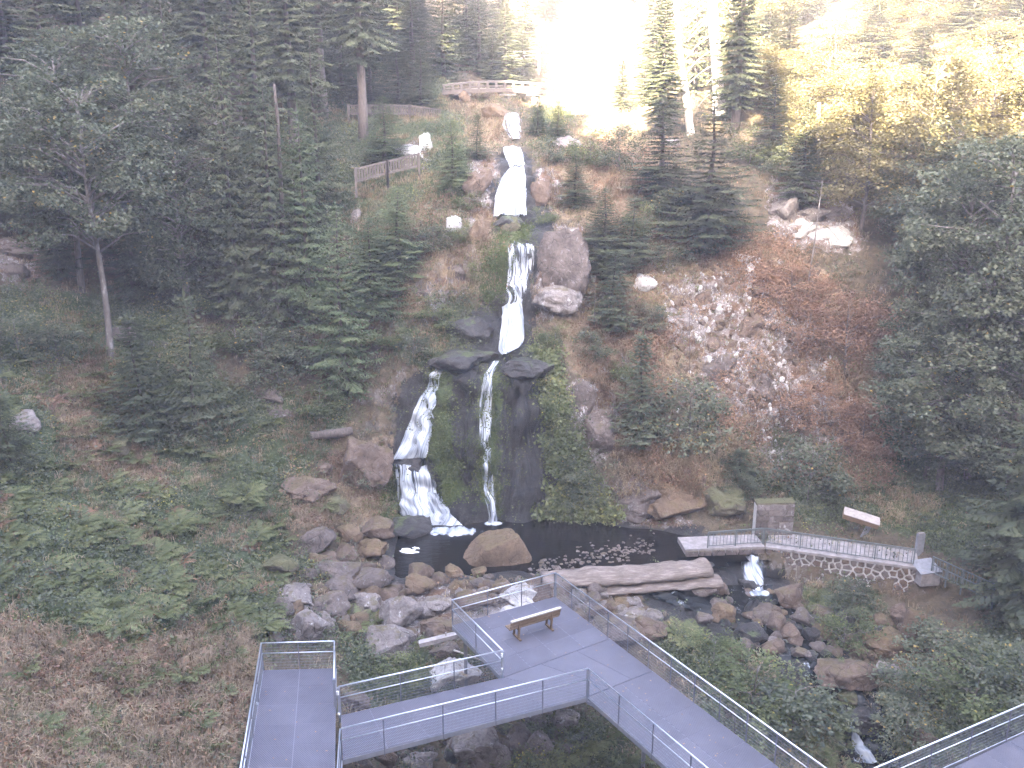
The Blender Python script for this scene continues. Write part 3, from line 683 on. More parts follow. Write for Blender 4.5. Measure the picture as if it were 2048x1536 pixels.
# ------------------------------------------------------------------ footbridge, path, wall and iron railing beside the pool
PZ = -.80
def pz(px, py): return P_z(px, py, PZ)
k0, k1 = pz(1370, 1099), pz(1530, 1093)
R_0, R_1, R_2 = pz(1415, 1096), pz(1525, 1088), pz(1826, 1131)
sb = thing('stone_footbridge', 'flat pale concrete footbridge slab at the outlet of the dark pool', 'footbridge', tuple((k0 + k1) / 2))
ue = U(k1 - k0); ne = A(-ue[1], ue[0], 0)
mb = MB(); c = (k0 + k1) / 2 + ne * .62 - A(0, 0, .12)
mb.box(c, ue * np.linalg.norm(k1 - k0) / 2, ne * .62, A(0, 0, .12)); mb.build('slab', M['concrete'], sb)
for j in range(6):
    a = k0 + (k1 - k0) * (j / 6 + .01); b = k0 + (k1 - k0) * ((j + 1) / 6 - .01)
    mb = MB(); mb.bar(a - ne * .05 - A(0, 0, .19), b - ne * .05 - A(0, 0, .19), .12, .2 + .04 * R0.rand()); mb.build('edge_stone', M['rock_grey'], sb)
pt = MB()
qs = [(R_1 - ne * .25 + A(.1, 0, 0)), R_2 + A(.2, -.2, 0)]
uw = U(qs[1] - qs[0]); nw = A(-uw[1], uw[0], 0)
ql = np.linalg.norm(qs[1] - qs[0])
# path slab on top of the wall
X, Y = np.meshgrid(np.linspace(0, ql, 40), np.linspace(0, 1.7, 8))
Pp = qs[0] + X[..., None] * uw + Y[..., None] * nw
Pp[..., 2] = PZ + .03 * fbm(Pp * 1.2, 3, 77)
ix = np.arange(X.size).reshape(X.shape)
qd = np.stack([ix[:-1, :-1], ix[:-1, 1:], ix[1:, 1:], ix[1:, :-1]], -1).reshape(-1, 4)
tag(obj('path', mesh('path', Pp.reshape(-1, 3), qd, M['concrete'], True)), kind='structure')
# dry stone wall with pale mortar: stones cut from a random cell pattern
def clip(poly, nx, ny, d):
    o = []
    for i in range(len(poly)):
        a, b = poly[i], poly[(i + 1) % len(poly)]
        da, db = a[0] * nx + a[1] * ny - d, b[0] * nx + b[1] * ny - d
        if da <= 0: o.append(a)
        if da * db < 0:
            t = da / (da - db); o.append((a[0] + (b[0] - a[0]) * t, a[1] + (b[1] - a[1]) * t))
    return o
def cells(seeds, w, h, gap):
    res = []
    for i, s in enumerate(seeds):
        p = [(0, 0), (w, 0), (w, h), (0, h)]
        for j, q in enumerate(seeds):
            if i == j: continue
            dx, dy = q[0] - s[0], q[1] - s[1]; l = math.hypot(dx, dy)
            if l > 2.5: continue
            p = clip(p, dx / l, dy / l, (dx * (s[0] + q[0]) / 2 + dy * (s[1] + q[1]) / 2) / l - gap * (.7 + .6 * ((i * 7 + j * 3) % 5) / 4))
            if len(p) < 3: break
        if len(p) >= 3: res.append(p)
    return res
def stone_face(parent, o, u, h_top, w, h, seeds, gap, proud, mats, name='stone'):
    nrm = A(u[1], -u[0], 0)
    for p in cells(seeds, w, h, gap):
        if len(p) < 3: continue
        cx, cyy = sum(q[0] for q in p) / len(p), sum(q[1] for q in p) / len(p)
        pr = proud * R0.uniform(.5, 1.3)
        ring = []
        for f, dz in ((1.0, -.02), (.97, pr * .7), (.72, pr)):
            for q in p:
                ring.append(o + u * (cx + (q[0] - cx) * f) + A(0, 0, h_top - (cyy + (q[1] - cyy) * f)) + nrm * dz)
        k = len(p); Fs = []
        for r in range(2):
            for i in range(k):
                a, b = r * k + i, r * k + (i + 1) % k; Fs += [(a, a + k, b), (b, a + k, b + k)]
        for i in range(1, k - 1): Fs.append((2 * k, 2 * k + i + 1, 2 * k + i))
        V = np.array(ring); cc = V.mean(0)
        ob = obj(name, mesh(name, V - cc, Fs, M[mats[R0.randint(len(mats))]]), parent, tuple(cc - np.array(parent.location)))
wall = thing('retaining_wall', 'rough stone retaining wall with pale mortar joints below the iron railing', 'stone wall', tuple(qs[0]))
wo = qs[0] - A(0, 0, 0); WH = 1.75
mb = MB(); mb.box(wo + uw * ql / 2 + nw * .25 - A(0, 0, WH / 2 + .06), uw * ql / 2, nw * .25, A(0, 0, WH / 2)); mb.build('mortar', M['mortar'], wall)
mb = MB(); mb.box(wo + uw * ql / 2 + nw * .22 - A(0, 0, .03), uw * (ql / 2 + .05), nw * .30, A(0, 0, .06)); mb.build('coping', M['concrete'], wall)
sd = []
rr = np.random.RandomState(5)
for r in range(6):
    for i in range(18): sd.append((ql * (i + .5 + .5 * (r % 2) + rr.uniform(-.32, .32)) / 18, WH * (r + .5 + rr.uniform(-.3, .3)) / 6))
stone_face(wall, wo, uw, -.06, ql, WH, sd, .034, .06, ['rock_cut', 'rock_grey', 'rock_brown', 'rock_cut'])
# masonry pier behind the bridge
q0, q1 = P_y(1508, 1085, 37.1), P_y(1582, 1085, 37.1)
pier = thing('stone_pier', 'square pier of coursed grey stone blocks behind the footbridge', 'stone pier', (q0[0], q0[1], -1.0))
pw = q1[0] - q0[0]; ph = P_y(1545, 1008, 37.1)[2] + 1.0
mb = MB(); mb.box((q0[0] + pw / 2, q0[1] + .24, -1.0 + ph / 2), (pw / 2, 0, 0), (0, .22, 0), (0, 0, ph / 2)); mb.build('core', M['mortar'], pier)
for r in range(6):
    x = 0.0; edges = [0] + sorted(rr.uniform(.2, .8, 2) if r % 2 else [.28 + rr.uniform(-.05, .05), .62 + rr.uniform(-.05, .05)]) + [1]
    for e0, e1 in zip(edges[:-1], edges[1:]):
        if e1 - e0 < .08: continue
        for face, (cx, cy_, ax, ay) in enumerate((((q0[0] + pw * (e0 + e1) / 2), q0[1], pw * (e1 - e0) / 2 - .012, .07),)):
            mb = MB(); mb.box((cx, cy_, -1 + ph * (r + .5) / 6), (ax, 0, rr.uniform(-.01, .01)), (0, ay + rr.uniform(0, .03), 0), (0, 0, ph / 12 - .012)); mb.build('stone', M[['rock_grey', 'rock_pale', 'rock_cut'][rr.randint(3)]], pier)
    mb = MB(); mb.box((q1[0] + .01, q0[1] + .24, -1 + ph * (r + .5) / 6), (.03, 0, 0), (0, .2, 0), (0, 0, ph / 12 - .015)); mb.build('stone', M['rock_grey'], pier)
mb = MB(); mb.box((q0[0] + pw / 2, q0[1] + .22, -1 + ph + .02), (pw / 2 + .02, 0, .03), (0, .27, 0), (0, 0, .05)); mb.build('cap', M['rock_moss'], pier)
# iron railing
ir = thing('iron_railing', 'grey green iron railing with thin upright bars along bridge and path', 'railing', tuple(R_1))
bal = None
def iron(p, q, nb, h=.76, n_post=4):
    global bal
    up = A(0, 0, 1); d = q - p
    for z, r in ((h, .028), (.10, .016), (h - .07, .014)):
        mb = MB(); mb.bar(p + up * z, q + up * z, r * 2, r * 1.6); mb.build('rail', M['iron'], ir)
    for i in range(n_post + 1):
        b = p + d * i / n_post; mb = MB(); mb.bar(b - up * .15, b + up * h, .045, .045, up=d); mb.build('post', M['iron'], ir)
    if bal is None:
        mb = MB(); mb.bar((0, 0, .1), (0, 0, h - .07), .018, .018, up=(0, 1, 0)); V, Fa = mb.arr(); bal = mesh('baluster', V, Fa, M['iron'])
    for i in range(nb):
        b = p + d * (i + .5) / nb
        obj('baluster', bal, ir, tuple(b - np.array(ir.location)))
iron(R_0, R_1 + A(0, 0, 0), 16, n_post=2); iron(R_1 + A(.06, 0, 0), R_2, 36, n_post=4)
# slanting lookout board on a grey post
bd0, bd1 = P_y(1692, 1027, 37.0), P_y(1752, 1046, 36.6)
board = thing('lectern_board', 'thick tilted timber board with top painted lit on a leaning grey post beside the path', 'board', tuple(P_y(1722, 1085, 36.9)))
ubd = U(bd1 - bd0); nbd = U(np.cross(A(0, 0, 1), ubd)); upb = np.cross(ubd, nbd)
tl = math.radians(-18); ay = nbd * math.cos(tl) - upb * math.sin(tl); az = nbd * math.sin(tl) + upb * math.cos(tl)
mb = MB(); mb.box((bd0 + bd1) / 2, ubd * .78, ay * .26, az * .12); mb.build('panel', M['wood'], board)
mb = MB(); mb.box((bd0 + bd1) / 2 + az * .135, ubd * .79, ay * .27, az * .018); mb.build('top', M['wood_pale'], board)  # light on the top face is put in as a paler layer
g = P_y(1722, 1088, 36.95); mb = MB(); mb.bar(A(g[0], g[1], H(g[0], g[1]) - .2), P_y(1741, 1044, 36.75) - A(0, 0, .08), .24, .05, up=(0, -1, .2)); mb.build('post', M['steel'], board)
# stone stele, cover slab and the lower railing at the end of the path
st = P_y(1837, 1106, 35.3)
ste = thing('stone_stele', 'narrow grey upright slab at the end of the iron railing', 'marker', (st[0], st[1], -.9))
mb = MB(); mb.box((st[0], st[1], -.42), (.17, .04, 0), (-.02, .06, 0), (0, 0, .52)); mb.build('slab', M['slate'], ste)
mb = MB(); mb.box((st[0], st[1], .12), (.14, .03, 0), (-.02, .06, 0), (0, 0, .02)); mb.build('top', M['concrete'], ste)
cv = P_z(1848, 1130, -.75)
cov = thing('intake_box', 'low stone box with sloping grey slab cover at the path end', 'stone box', (cv[0], cv[1], -1.4))
mb = MB(); mb.box((cv[0] + .05, cv[1] - .1, -1.15), (.42, .05, 0), (-.06, .40, 0), (0, 0, .32)); mb.build('body', M['concrete'], cov)
mb = MB(); mb.box((cv[0] + .05, cv[1] - .1, -.76), (.47, .06, .04), (-.06, .44, .10), (-.02, -.02, .03)); mb.build('cover', M['slate'], cov)
e0, e1 = P_z(1862, 1148, -.95), P_z(1985, 1205, -1.1)
ir2 = thing('iron_railing', 'short iron railing going down to the right below the dark spruce', 'railing', tuple(e0))
up = A(0, 0, 1); dd = e1 - e0
for z in (.8, .45, .1):
    mb = MB(); mb.bar(e0 + up * z, e1 + up * z, .045, .04); mb.build('rail', M['iron'], ir2)
for i in range(5):
    b = e0 + dd * i / 4; mb = MB(); mb.bar(b - up * .3, b + up * .82, .05, .05, up=dd); mb.build('post', M['iron'], ir2)
for i in range(20):
    b = e0 + dd * (i + .5) / 20; mb = MB(); mb.bar(b + up * .1, b + up * .8, .018, .018, up=dd); mb.build('baluster', M['iron'], ir2)

# ------------------------------------------------------------------ logs and timbers
def log(name, p, q, r0, r1, mat, label, cat, seed=0, n=18, k=40, rough=.30, bend=.1):
    p, q = A(*p), A(*q); rs = np.linspace(r0, r1, k); P = p + (q - p) * np.linspace(0, 1, k)[:, None]
    P = P + bend * fbm(P * .5, 2, seed)[:, None] * A(0, .6, .5)
    mb = MB(); c = (p + q) / 2; ang = math.atan2(q[1] - p[1], q[0] - p[0])
    mb.tube(P, rs, n)
    V, Fa = mb.arr(); V = V + U(np.array([0, 0, 1])) * 0
    ax = np.repeat(P, n, 0); dr = V - ax; V = ax + dr * (1 + rough * fbm(V * 1.8, 4, seed + 3))[:, None]
    V = V - c; ca, sa = math.cos(-ang), math.sin(-ang)
    V = np.stack([V[:, 0] * ca - V[:, 1] * sa, V[:, 0] * sa + V[:, 1] * ca, V[:, 2]], -1)
    o = obj(name, mesh(name, V, Fa, mat, True), None, tuple(c), (0, 0, ang))
    return tag(o, label, cat)
for p_, q_, r0, r1, lab, sd in ((P_z(1085, 1164, -1.2), P_z(1418, 1134, -1.02), .40, .46, 'huge reddish grey fallen log lying along the front of the dark pool', 3),
                              (P_z(1190, 1180, -1.5), P_z(1440, 1160, -1.4), .24, .34, 'rotten broken log below the huge fallen log, beside the dark stream', 13)):
    lgo = log('fallen_log', p_, q_, r0, r1, M['log'], lab, 'log', sd, bend=.10, rough=.22)
    lgo.scale = (1, 1.6, .62)
a_, b_ = hit1(622, 884), hit1(704, 874)
log('fallen_log', a_ + A(0, 0, .3), b_ + A(0, 0, .3), .24, .20, M['bark'], 'short broken brown log on the slope left of the slanting fall', 'log', 8, bend=.1)
a_, b_ = P_z(838, 1288, -1.0), P_z(945, 1262, -.75)
tb = thing('timber_beam', 'pale squared timber beam lying on rocks under the platform edge', 'beam', tuple((a_ + b_) / 2))
mb = MB(); mb.bar(a_, b_, .24, .16); mb.build('beam', M['wood_grey'], tb)
mb = MB(); mb.bar((a_ + b_) / 2 + A(0, 0, .08), (a_ + b_) / 2 + A(0, .02, .20), .05, .05, up=(0, 1, 0)); mb.build('peg', M['wood_grey'], tb)
a_, b_ = P_z(908, 1302, -1.2), P_z(968, 1324, -1.0)
log('branch', a_, b_, .035, .02, M['bark_dead'], 'thin pale dead branch on the rocks below the walkway rail', 'branch', 2, n=6, k=6, bend=.05)
# dark rock band under the log
# ------------------------------------------------------------------ wooden bridge and fences high up
YB = 65.5
wb = thing('wooden_footbridge', 'curved wooden footbridge with three rail railing above the topmost cascade', 'footbridge', tuple(P_y(1000, 190, YB)))
def arc(px, base, mid): t = (px - 885) / 215.0; return base - mid * 4 * t * (1 - t)
xs = np.linspace(885, 1100, 12)
for nm, base, mid, w, h, mat in (('rail', 171, 8, .08, .09, 'wood_dark'), ('rail', 178, 6, .08, .09, 'wood_dark'), ('beam', 186, 5, .18, .26, 'wood_dark')):
    mb = MB()
    for a, b in zip(xs[:-1], xs[1:]): mb.bar(P_y(a, arc(a, base, mid), YB), P_y(b + .3, arc(b, base, mid), YB), w, h)
    mb.build(nm, M[mat], wb)
mb = MB()
for a, b in zip(xs[:-1], xs[1:]): mb.bar(P_y(a, arc(a, 185, 5), YB) + A(0, .9, .12), P_y(b, arc(b, 185, 5), YB) + A(0, .9, .12), 1.6, .08)
mb.build('walkway', M['wood_grey'], wb)
mb = MB()
for a, b in zip(xs[:-1], xs[1:]): mb.bar(P_y(a, arc(a, 171, 8), YB + 1.7), P_y(b, arc(b, 171, 8), YB + 1.7), .10, .12)
mb.build('rail', M['wood_grey'], wb)
for a in np.linspace(888, 1097, 13):
    mb = MB(); mb.bar(P_y(a, arc(a, 187, 5), YB - .06), P_y(a, arc(a, 170, 8), YB - .06), .16, .10, up=(0, 1, 0)); mb.build('post', M['wood_pal'], wb)
for a, b0_, c_ in ((1015, 189, 1), (1070, 190, 1), (925, 190, 0)):
    g = P_y(a, 192, YB + .5); mb = MB(); mb.bar((g[0], g[1], H(g[0], g[1]) - .5), (g[0], g[1], g[2]), .45, .45, up=(0, 1, 0)); mb.build('pillar', M['concrete'], wb)
    mb = MB(); mb.bar(P_y(a - 17, 189, YB + .2), P_y(a + 17, 189, YB + .2), .3, .14); mb.build('crossbeam', M['concrete'], wb)
def paling(label, pts, Y, hgt, n_pal, matname='wood_dark', post=True):
    P = [P_y(x, y, Yv) for (x, y), Yv in zip(pts, Y)]
    f = thing('wooden_fence', label, 'fence', tuple(P[0]))
    up = A(0, 0, 1)
    for a, b in zip(P[:-1], P[1:]):
        for z in (.12, hgt):
            mb = MB(); mb.bar(a + up * z, b + up * z, .08, .09); mb.build('rail', M[matname], f)
        L = np.linalg.norm(b - a); k = max(3, int(L * n_pal))
        for i in range(k):
            c = a + (b - a) * (i + .5) / k; mb = MB(); mb.bar(c + up * .02 - A(0, .05, 0), c + up * (hgt - .03 + R0.uniform(-.03, .03)) - A(0, .05, 0), .085, .03, up=(0, 1, 0)); mb.build('paling', M['wood_pal'], f)
        for c in (a, b):
            mb = MB(); mb.bar(c - up * .8, c + up * (hgt + .08), .12, .12, up=(0, 1, 0)); mb.build('post', M[matname], f)
    return f
paling('weathered paling fence sloping up beside the white rock left of the bell shaped fall', [(712, 366), (775, 350), (838, 335)], [50.5, 51.3, 52], .75, 6.5)
paling('long paling fence on the high path left of the wooden footbridge', [(697, 231), (760, 230), (820, 231), (880, 239)], [60, 60.5, 61, 61.5], .62, 6.5, 'wood_dark')
YT = 84.0
tr = thing('wooden_railing', 'pale wooden railing of the highest path near the sunlit gap', 'railing', tuple(P_y(1045, 118, YT)))
for y in (103, 111, 117):
    mb = MB(); mb.bar(P_y(1005, y, YT), P_y(1080, y, YT), .10, .10); mb.build('rail', M['wood_pale'], tr)
for x in (1012, 1048, 1078):
    mb = MB(); mb.bar(P_y(x, 126, YT) - A(0, 0, 1), P_y(x, 101, YT), .14, .14, up=(0, 1, 0)); mb.build('post', M['wood_pale'], tr)
# ------------------------------------------------------------------ boulders
def ico(n):
    b = bmesh.new(); bmesh.ops.create_icosphere(b, subdivisions=n, radius=1.0)
    V = np.array([v.co[:] for v in b.verts]); Fa = np.array([[v.index for v in f.verts] for f in b.faces]); b.free()
    return V, Fa
ICO = {k: ico(k) for k in (2, 3, 4, 5)}
def rock_shape(seed, lvl, rough=.28, cuts=13, flat=.66):
    rr = np.random.RandomState(seed); V, Fa = ICO[lvl]
    V = V.copy()
    for _ in range(cuts):
        nn = rr.normal(size=3); nn /= np.linalg.norm(nn); d = rr.uniform(flat - .12, flat + .14)
        e = V @ nn - d; V -= np.where(e > 0, e * .93, 0)[:, None] * nn
    V *= (1 + rough * .6 * fbm(V * 1.1 + seed, 2, seed) + rough * .42 * fbm(V * 2.7 + seed, 4, seed + 1, .6))[:, None]
    return V, Fa
def boulder(cx, cy, w, h, kind, label, seed=None, rot=0.0, deep=.85, cat='boulder', group=None, name='boulder', back=.15, Y=None, rough=.28):
    seed = int(cx * 7 + cy) if seed is None else seed
    if Y is None:
        b = hit1(cx, min(cy + .34 * h, 1700)); Y = b[1]
    s = mpp(P_y(cx, cy, Y)); wm, hm = w * s, h * s
    sy = wm * deep; sz = np.clip((hm - sy * .40) / .88, .55 * wm, 1.7 * wm)
    c = P_y(cx, cy, Y + back * sy)
    V, Fa = rock_shape(seed, 5 if w > 90 else 4 if w > 40 else 3, rough)
    V = V / np.abs(V).max(0) * A(wm, sy, sz) / 2
    t = math.radians(rot); 
    if rot: V = np.stack([V[:, 0] * math.cos(t) + V[:, 2] * math.sin(t), V[:, 1], -V[:, 0] * math.sin(t) + V[:, 2] * math.cos(t)], -1)
    return tag(obj(name, mesh(name, V, Fa, M['rock_' + kind], True), None, tuple(c)), label, cat, group)
G1, G2, G3, G4 = 'boulders left of the pool', 'boulders under the platform', 'boulders in the lower stream', 'rocks on the slopes'
BL = [
 (905, 1141, 48, 32, 'tan', 'low orange brown stone left of the huge boulder in the pool', 'boulders in the pool'),
 (958, 1143, 32, 34, 'tan', 'small upright orange stone touching the front of the huge pool boulder', 'boulders in the pool'),
 (635, 1080, 78, 78, 'grey', 'big rounded dark purple grey boulder at the edge of the ferns left of the pool', G1),
 (700, 1066, 52, 50, 'tan', 'tan wedge shaped boulder between the big dark boulder and the pool', G1),
 (753, 1056, 68, 52, 'brown', 'brown sloping boulder just left of the splashing water', G1),
 (749, 1096, 64, 56, 'tan', 'square mossy orange boulder at the left bank of the pool', G1),
 (815, 1052, 92, 64, 'wet', 'wet black boulder under the foot of the fanned fall', G1),
 (657, 1120, 48, 26, 'brown', 'small brown stone in front of the big rounded dark boulder', G1),
 (672, 1143, 96, 44, 'grey', 'long low grey boulder behind the dark upright one', G1),
 (747, 1157, 76, 70, 'grey', 'dark angular boulder at the front left corner of the pool', G1),
 (681, 1178, 78, 56, 'grey', 'humped grey brown boulder with pale top left of the dark angular one', G1),
 (590, 1196, 88, 48, 'pale', 'pale wedge boulder behind the leafy green plants on the left', G1),
 (655, 1210, 84, 50, 'grey', 'grey boulder with a pale top edge wedged between pale rocks', G1),
 (617, 1250, 80, 92, 'pale', 'tall pale grey boulder right behind the left deck', G1),
 (737, 1203, 62, 50, 'pale', 'smaller pale boulder left of the large round pale one', G1),
 (797, 1226, 92, 88, 'pale', 'large round pale lichen boulder left of the platform corner', G1),
 (838, 1168, 64, 44, 'tan', 'brown stone at the front edge of the pool water', G1),
 (872, 1212, 62, 46, 'pale', 'brown stone with white top beside the platform corner', G1),
 (880, 1256, 84, 40, 'brown', 'long brown rock beside the platform edge above the pale beam', G1),
 (775, 1288, 104, 56, 'pale', 'pale sloping rock behind the fern clump near the walkway', G1),
 (565, 1130, 66, 52, 'moss', 'mossy olive boulder at the bank above the leafy plants', G1),
 (893, 1300, 62, 44, 'grey', 'grey rock below the pale squared beam', G1),
 (897, 1352, 136, 84, 'white', 'big white blotched boulder right behind the walkway railing', G2),
 (712, 1404, 62, 58, 'grey', 'flat grey rock beside the post at the left deck', G2),
 (962, 1492, 118, 104, 'pale', 'biggest pale cracked boulder under the linking walkway', G2),
 (1028, 1474, 44, 60, 'grey', 'narrow grey stone leaning on the biggest boulder under the walkway', G2),
 (1082, 1438, 66, 48, 'pale', 'pale rock directly below the inner corner of the walkway', G2),
 (1134, 1436, 58, 46, 'pale', 'round pale rock right beside the ferns below the inner corner', G2),
 (843, 1524, 80, 40, 'pale', 'pale rounded rock in the shade at the bottom edge under the walkway', G2),
 (890, 1470, 44, 30, 'brown', 'small brown stone in the dark gap under the walkway', G2),
 (1046, 1192, 96, 46, 'white', 'flat white rock behind the far platform railing', G2),
 (1020, 1226, 44, 34, 'white', 'white broken rock seen through the far platform railing', G2),
 (932, 1200, 84, 34, 'brown', 'long brown rock with white streak left behind the platform railing', G2),
 (960, 1165, 44, 26, 'grey', 'small grey stone between pool and platform', G2),
 (1000, 1172, 50, 30, 'brown', 'brown stone right of the small grey one between pool and platform', G2),
 (915, 1170, 40, 30, 'tan', 'orange brown stone near the left end of the pool front', G2),
 (1190, 1222, 50, 40, 'brown', 'brown rock outside the right platform railing near the log', G2),
 (1254, 1208, 66, 36, 'tan', 'smooth orange stone below the log', G2),
 (1262, 1236, 60, 32, 'pale', 'pinkish pale stone just below the smooth orange one', G2),
 (1238, 1262, 100, 66, 'grey', 'broad rough rock outside the right platform railing with pale patches', G2),
 (1300, 1256, 76, 52, 'brown', 'brown rock left of the round fern', G2),
 (1316, 1190, 36, 18, 'grey', 'small grey stone in the dark stream water', G3),
 (1400, 1178, 84, 34, 'grey', 'grey stone under the right end of the log', G3),
 (1440, 1176, 34, 40, 'brown', 'dark brown stone left of the little cascade', G3),
 (1500, 1172, 50, 30, 'wet', 'wet black rock splitting the little cascade', G3),
 (1449, 1224, 56, 56, 'tan', 'grey boulder with a golden moss cap in the stream', G3),
 (1526, 1222, 64, 34, 'grey', 'oblong brown grey stone in the middle of the stream', G3),
 (1580, 1190, 64, 72, 'brown', 'tall red brown boulder with dry grass top below the stone wall', G3),
 (1540, 1183, 24, 22, 'tan', 'small orange round stone beside the tall red brown boulder', G3),
 (1504, 1266, 84, 66, 'wet', 'dark wet boulder with a pink grey top left of the rapids', G3),
 (1582, 1264, 44, 54, 'brown', 'brown slanted stone right of the dark wet boulder', G3),
 (1545, 1281, 30, 24, 'pale', 'small pinkish stone in front of the dark wet boulder', G3),
 (1622, 1270, 38, 44, 'wet', 'dark mossy stone between two thin rapids', G3),
 (1600, 1304, 42, 30, 'grey', 'low rounded grey stone in the dark water', G3),
 (1690, 1346, 132, 92, 'brown', 'biggest red brown boulder in the lower stream', G3),
 (1775, 1342, 60, 48, 'pale', 'pale grey boulder right of the biggest red brown one', G3),
 (1765, 1286, 92, 56, 'tan', 'long golden mossy boulder behind the biggest red brown one', G3),
 (1706, 1282, 50, 36, 'brown', 'brown rock at the left end of the long golden one', G3),
 (1833, 1262, 60, 110, 'tan', 'tall leaning tan boulder at the right bank of the stream', G3),
 (1800, 1232, 42, 64, 'brown', 'brown block below the end of the stone wall', G3),
 (1472, 1312, 40, 52, 'brown', 'brown stone beside the white rapids near the green bush', G3),
 (1408, 1236, 36, 40, 'grey', 'grey stone right of the round fern', G3),
 (1655, 1232, 56, 40, 'brown', 'brown rock under the yellow green shrub', G3),
 (1620, 1310, 44, 20, 'wet', 'flat wet stone left of the biggest red brown boulder', G3),
 (1735, 1440, 96, 80, 'wet', 'dark wet rock step above the foaming drop', G3),
 (1852, 1482, 58, 66, 'brown', 'reddish rock behind the lower right railing', G3),
 (1700, 1392, 50, 34, 'moss', 'mossy stone below the biggest red brown boulder', G3),
 (35, 500, 84, 56, 'grey', 'dark angular rock at the left edge in the forest shade', G4),
 (30, 545, 70, 44, 'grey', 'rock below the dark angular one at the left edge', G4),
 (54, 852, 62, 74, 'pale', 'square pale rock standing among the left ferns', G4),
 (245, 676, 50, 62, 'grey', 'smooth grey slab behind the pale maple trunk', G4),
 (240, 894, 44, 56, 'moss', 'olive moss covered rock below the two young spruces', G4),
 (535, 800, 96, 44, 'grey', 'overhanging grey rock right of the two young spruces', G4),
 (560, 822, 60, 40, 'grey', 'grey rock under the overhanging one', G4),
 (612, 975, 112, 80, 'brown', 'big brown overhanging block left of the fall', G4),
 (722, 935, 118, 150, 'brown', 'tall brown rock mass beside the slanting fall', G4),
 (640, 940, 60, 50, 'brown', 'brown block between the two large brown rocks', G4),
 (665, 1010, 70, 50, 'moss', 'mossy flat rock below the tall brown rock mass', G4),
 (712, 432, 22, 34, 'pale', 'small pinkish rock showing between shrubs left of the ravine', G4),
 (836, 594, 84, 36, 'grey', 'rounded grey rock under a yellow moss cushion', G4),
 (912, 548, 76, 56, 'grey', 'purple grey rock face left of the thin veil', G4),
 (905, 450, 36, 46, 'white', 'white rock beside a bush left of the ravine', G4),
 (822, 310, 70, 40, 'white', 'bright white rock outcrop above the lower paling fence', G4),
 (850, 288, 26, 44, 'white', 'narrow white rock spike on the bright outcrop', G4),
 (1290, 565, 56, 54, 'white', 'small white broken rock right of the young spruces', G4),
 (1190, 858, 100, 130, 'grey', 'slanting purple grey rock right of the mossy wall', G4),
 (1165, 800, 70, 110, 'grey', 'upper purple grey slab above the slanting rock', G4),
 (1272, 985, 140, 124, 'grey', 'dark grey rock block under dry grass right of the pool', G4),
 (1362, 985, 170, 124, 'tan', 'yellow lit grassy hump right of the pool', G4),
 (1445, 1000, 110, 108, 'moss', 'dark mossy hump beside the stone pier', G4),
 (1600, 385, 100, 80, 'pale', 'fractured pale cliff rock under the thin snag', G4),
 (1570, 420, 60, 70, 'pale', 'left block of the fractured pale cliff', G4),
 (1600, 462, 84, 30, 'white', 'left ledge painted sunlit white at the foot of the fractured cliff', G4),
 (1660, 474, 90, 34, 'white', 'right ledge painted sunlit white at the foot of the fractured cliff', G4),
 (1625, 430, 70, 50, 'pale', 'middle pale block between white ledges and fractured cliff', G4),
 (1680, 430, 60, 50, 'grey', 'grey block at the right end of the fractured cliff', G4),
 (1497, 520, 66, 50, 'white', 'rock patch painted sunlit cream above the brown scree', G4),
 (1698, 806, 24, 30, 'white', 'single white stone on the dry face right of the scree', G4),
 (1490, 842, 26, 34, 'tan', 'yellow stone at the foot of the scree', G4),
 (1458, 798, 24, 20, 'tan', 'round yellow stone in the middle of the scree', G4),
 (1432, 658, 28, 22, 'tan', 'yellow grass topped stone high on the scree', G4),
 (1555, 842, 14, 24, 'white', 'thin white stone low on the scree', G4),
 (1345, 285, 34, 26, 'pale', 'pinkish rock at the foot of the birch', G4),
 (1135, 290, 60, 40, 'pale', 'pale broken rocks right of the topmost cascade', G4),
 (985, 225, 60, 40, 'tan', 'sunlit orange rock left of the topmost cascade', G4),
 (930, 195, 24, 30, 'tan', 'glowing orange rock under the wooden footbridge', G4),
 (1020, 452, 44, 50, 'moss', 'mossy round rock in the small ledge pool', G4),
]
for cx, cy, w, h, k, lab, g in BL:
    boulder(cx, cy, w * (1.12 if g in (G4, G1) else 1), h * (1.1 if g in (G4, G1) else 1), k, lab, group=g, back=.34 if g == G4 else .12)
V, Fa = rock_shape(61, 5, .10, 7, .80)
V = V / np.abs(V).max(0)
tt = np.clip((V[:, 0] + 1.0) / 1.35, 0, 1); hi = .42 + .58 * tt ** .9
V[:, 2] = np.where(V[:, 2] > 0, np.minimum(V[:, 2] * 1.7, .95) * hi, V[:, 2] * .5) * (1 + .10 * fbm(V * 2.2, 3, 9))
V[:, 0] += np.where(V[:, 2] > 0, V[:, 2] * .06, 0)
pbc = P_z(995, 1126, POOLZ); pbs = mpp(pbc)
V = V * A(72 * pbs, 46 * pbs, 52 * pbs)
tag(obj('boulder', mesh('boulder', V, Fa, M['rock_tan'], True), None, tuple(pbc + A(0, .55, .05))), 'huge flat topped tan boulder standing in the dark pool', 'boulder', 'boulders in the pool')
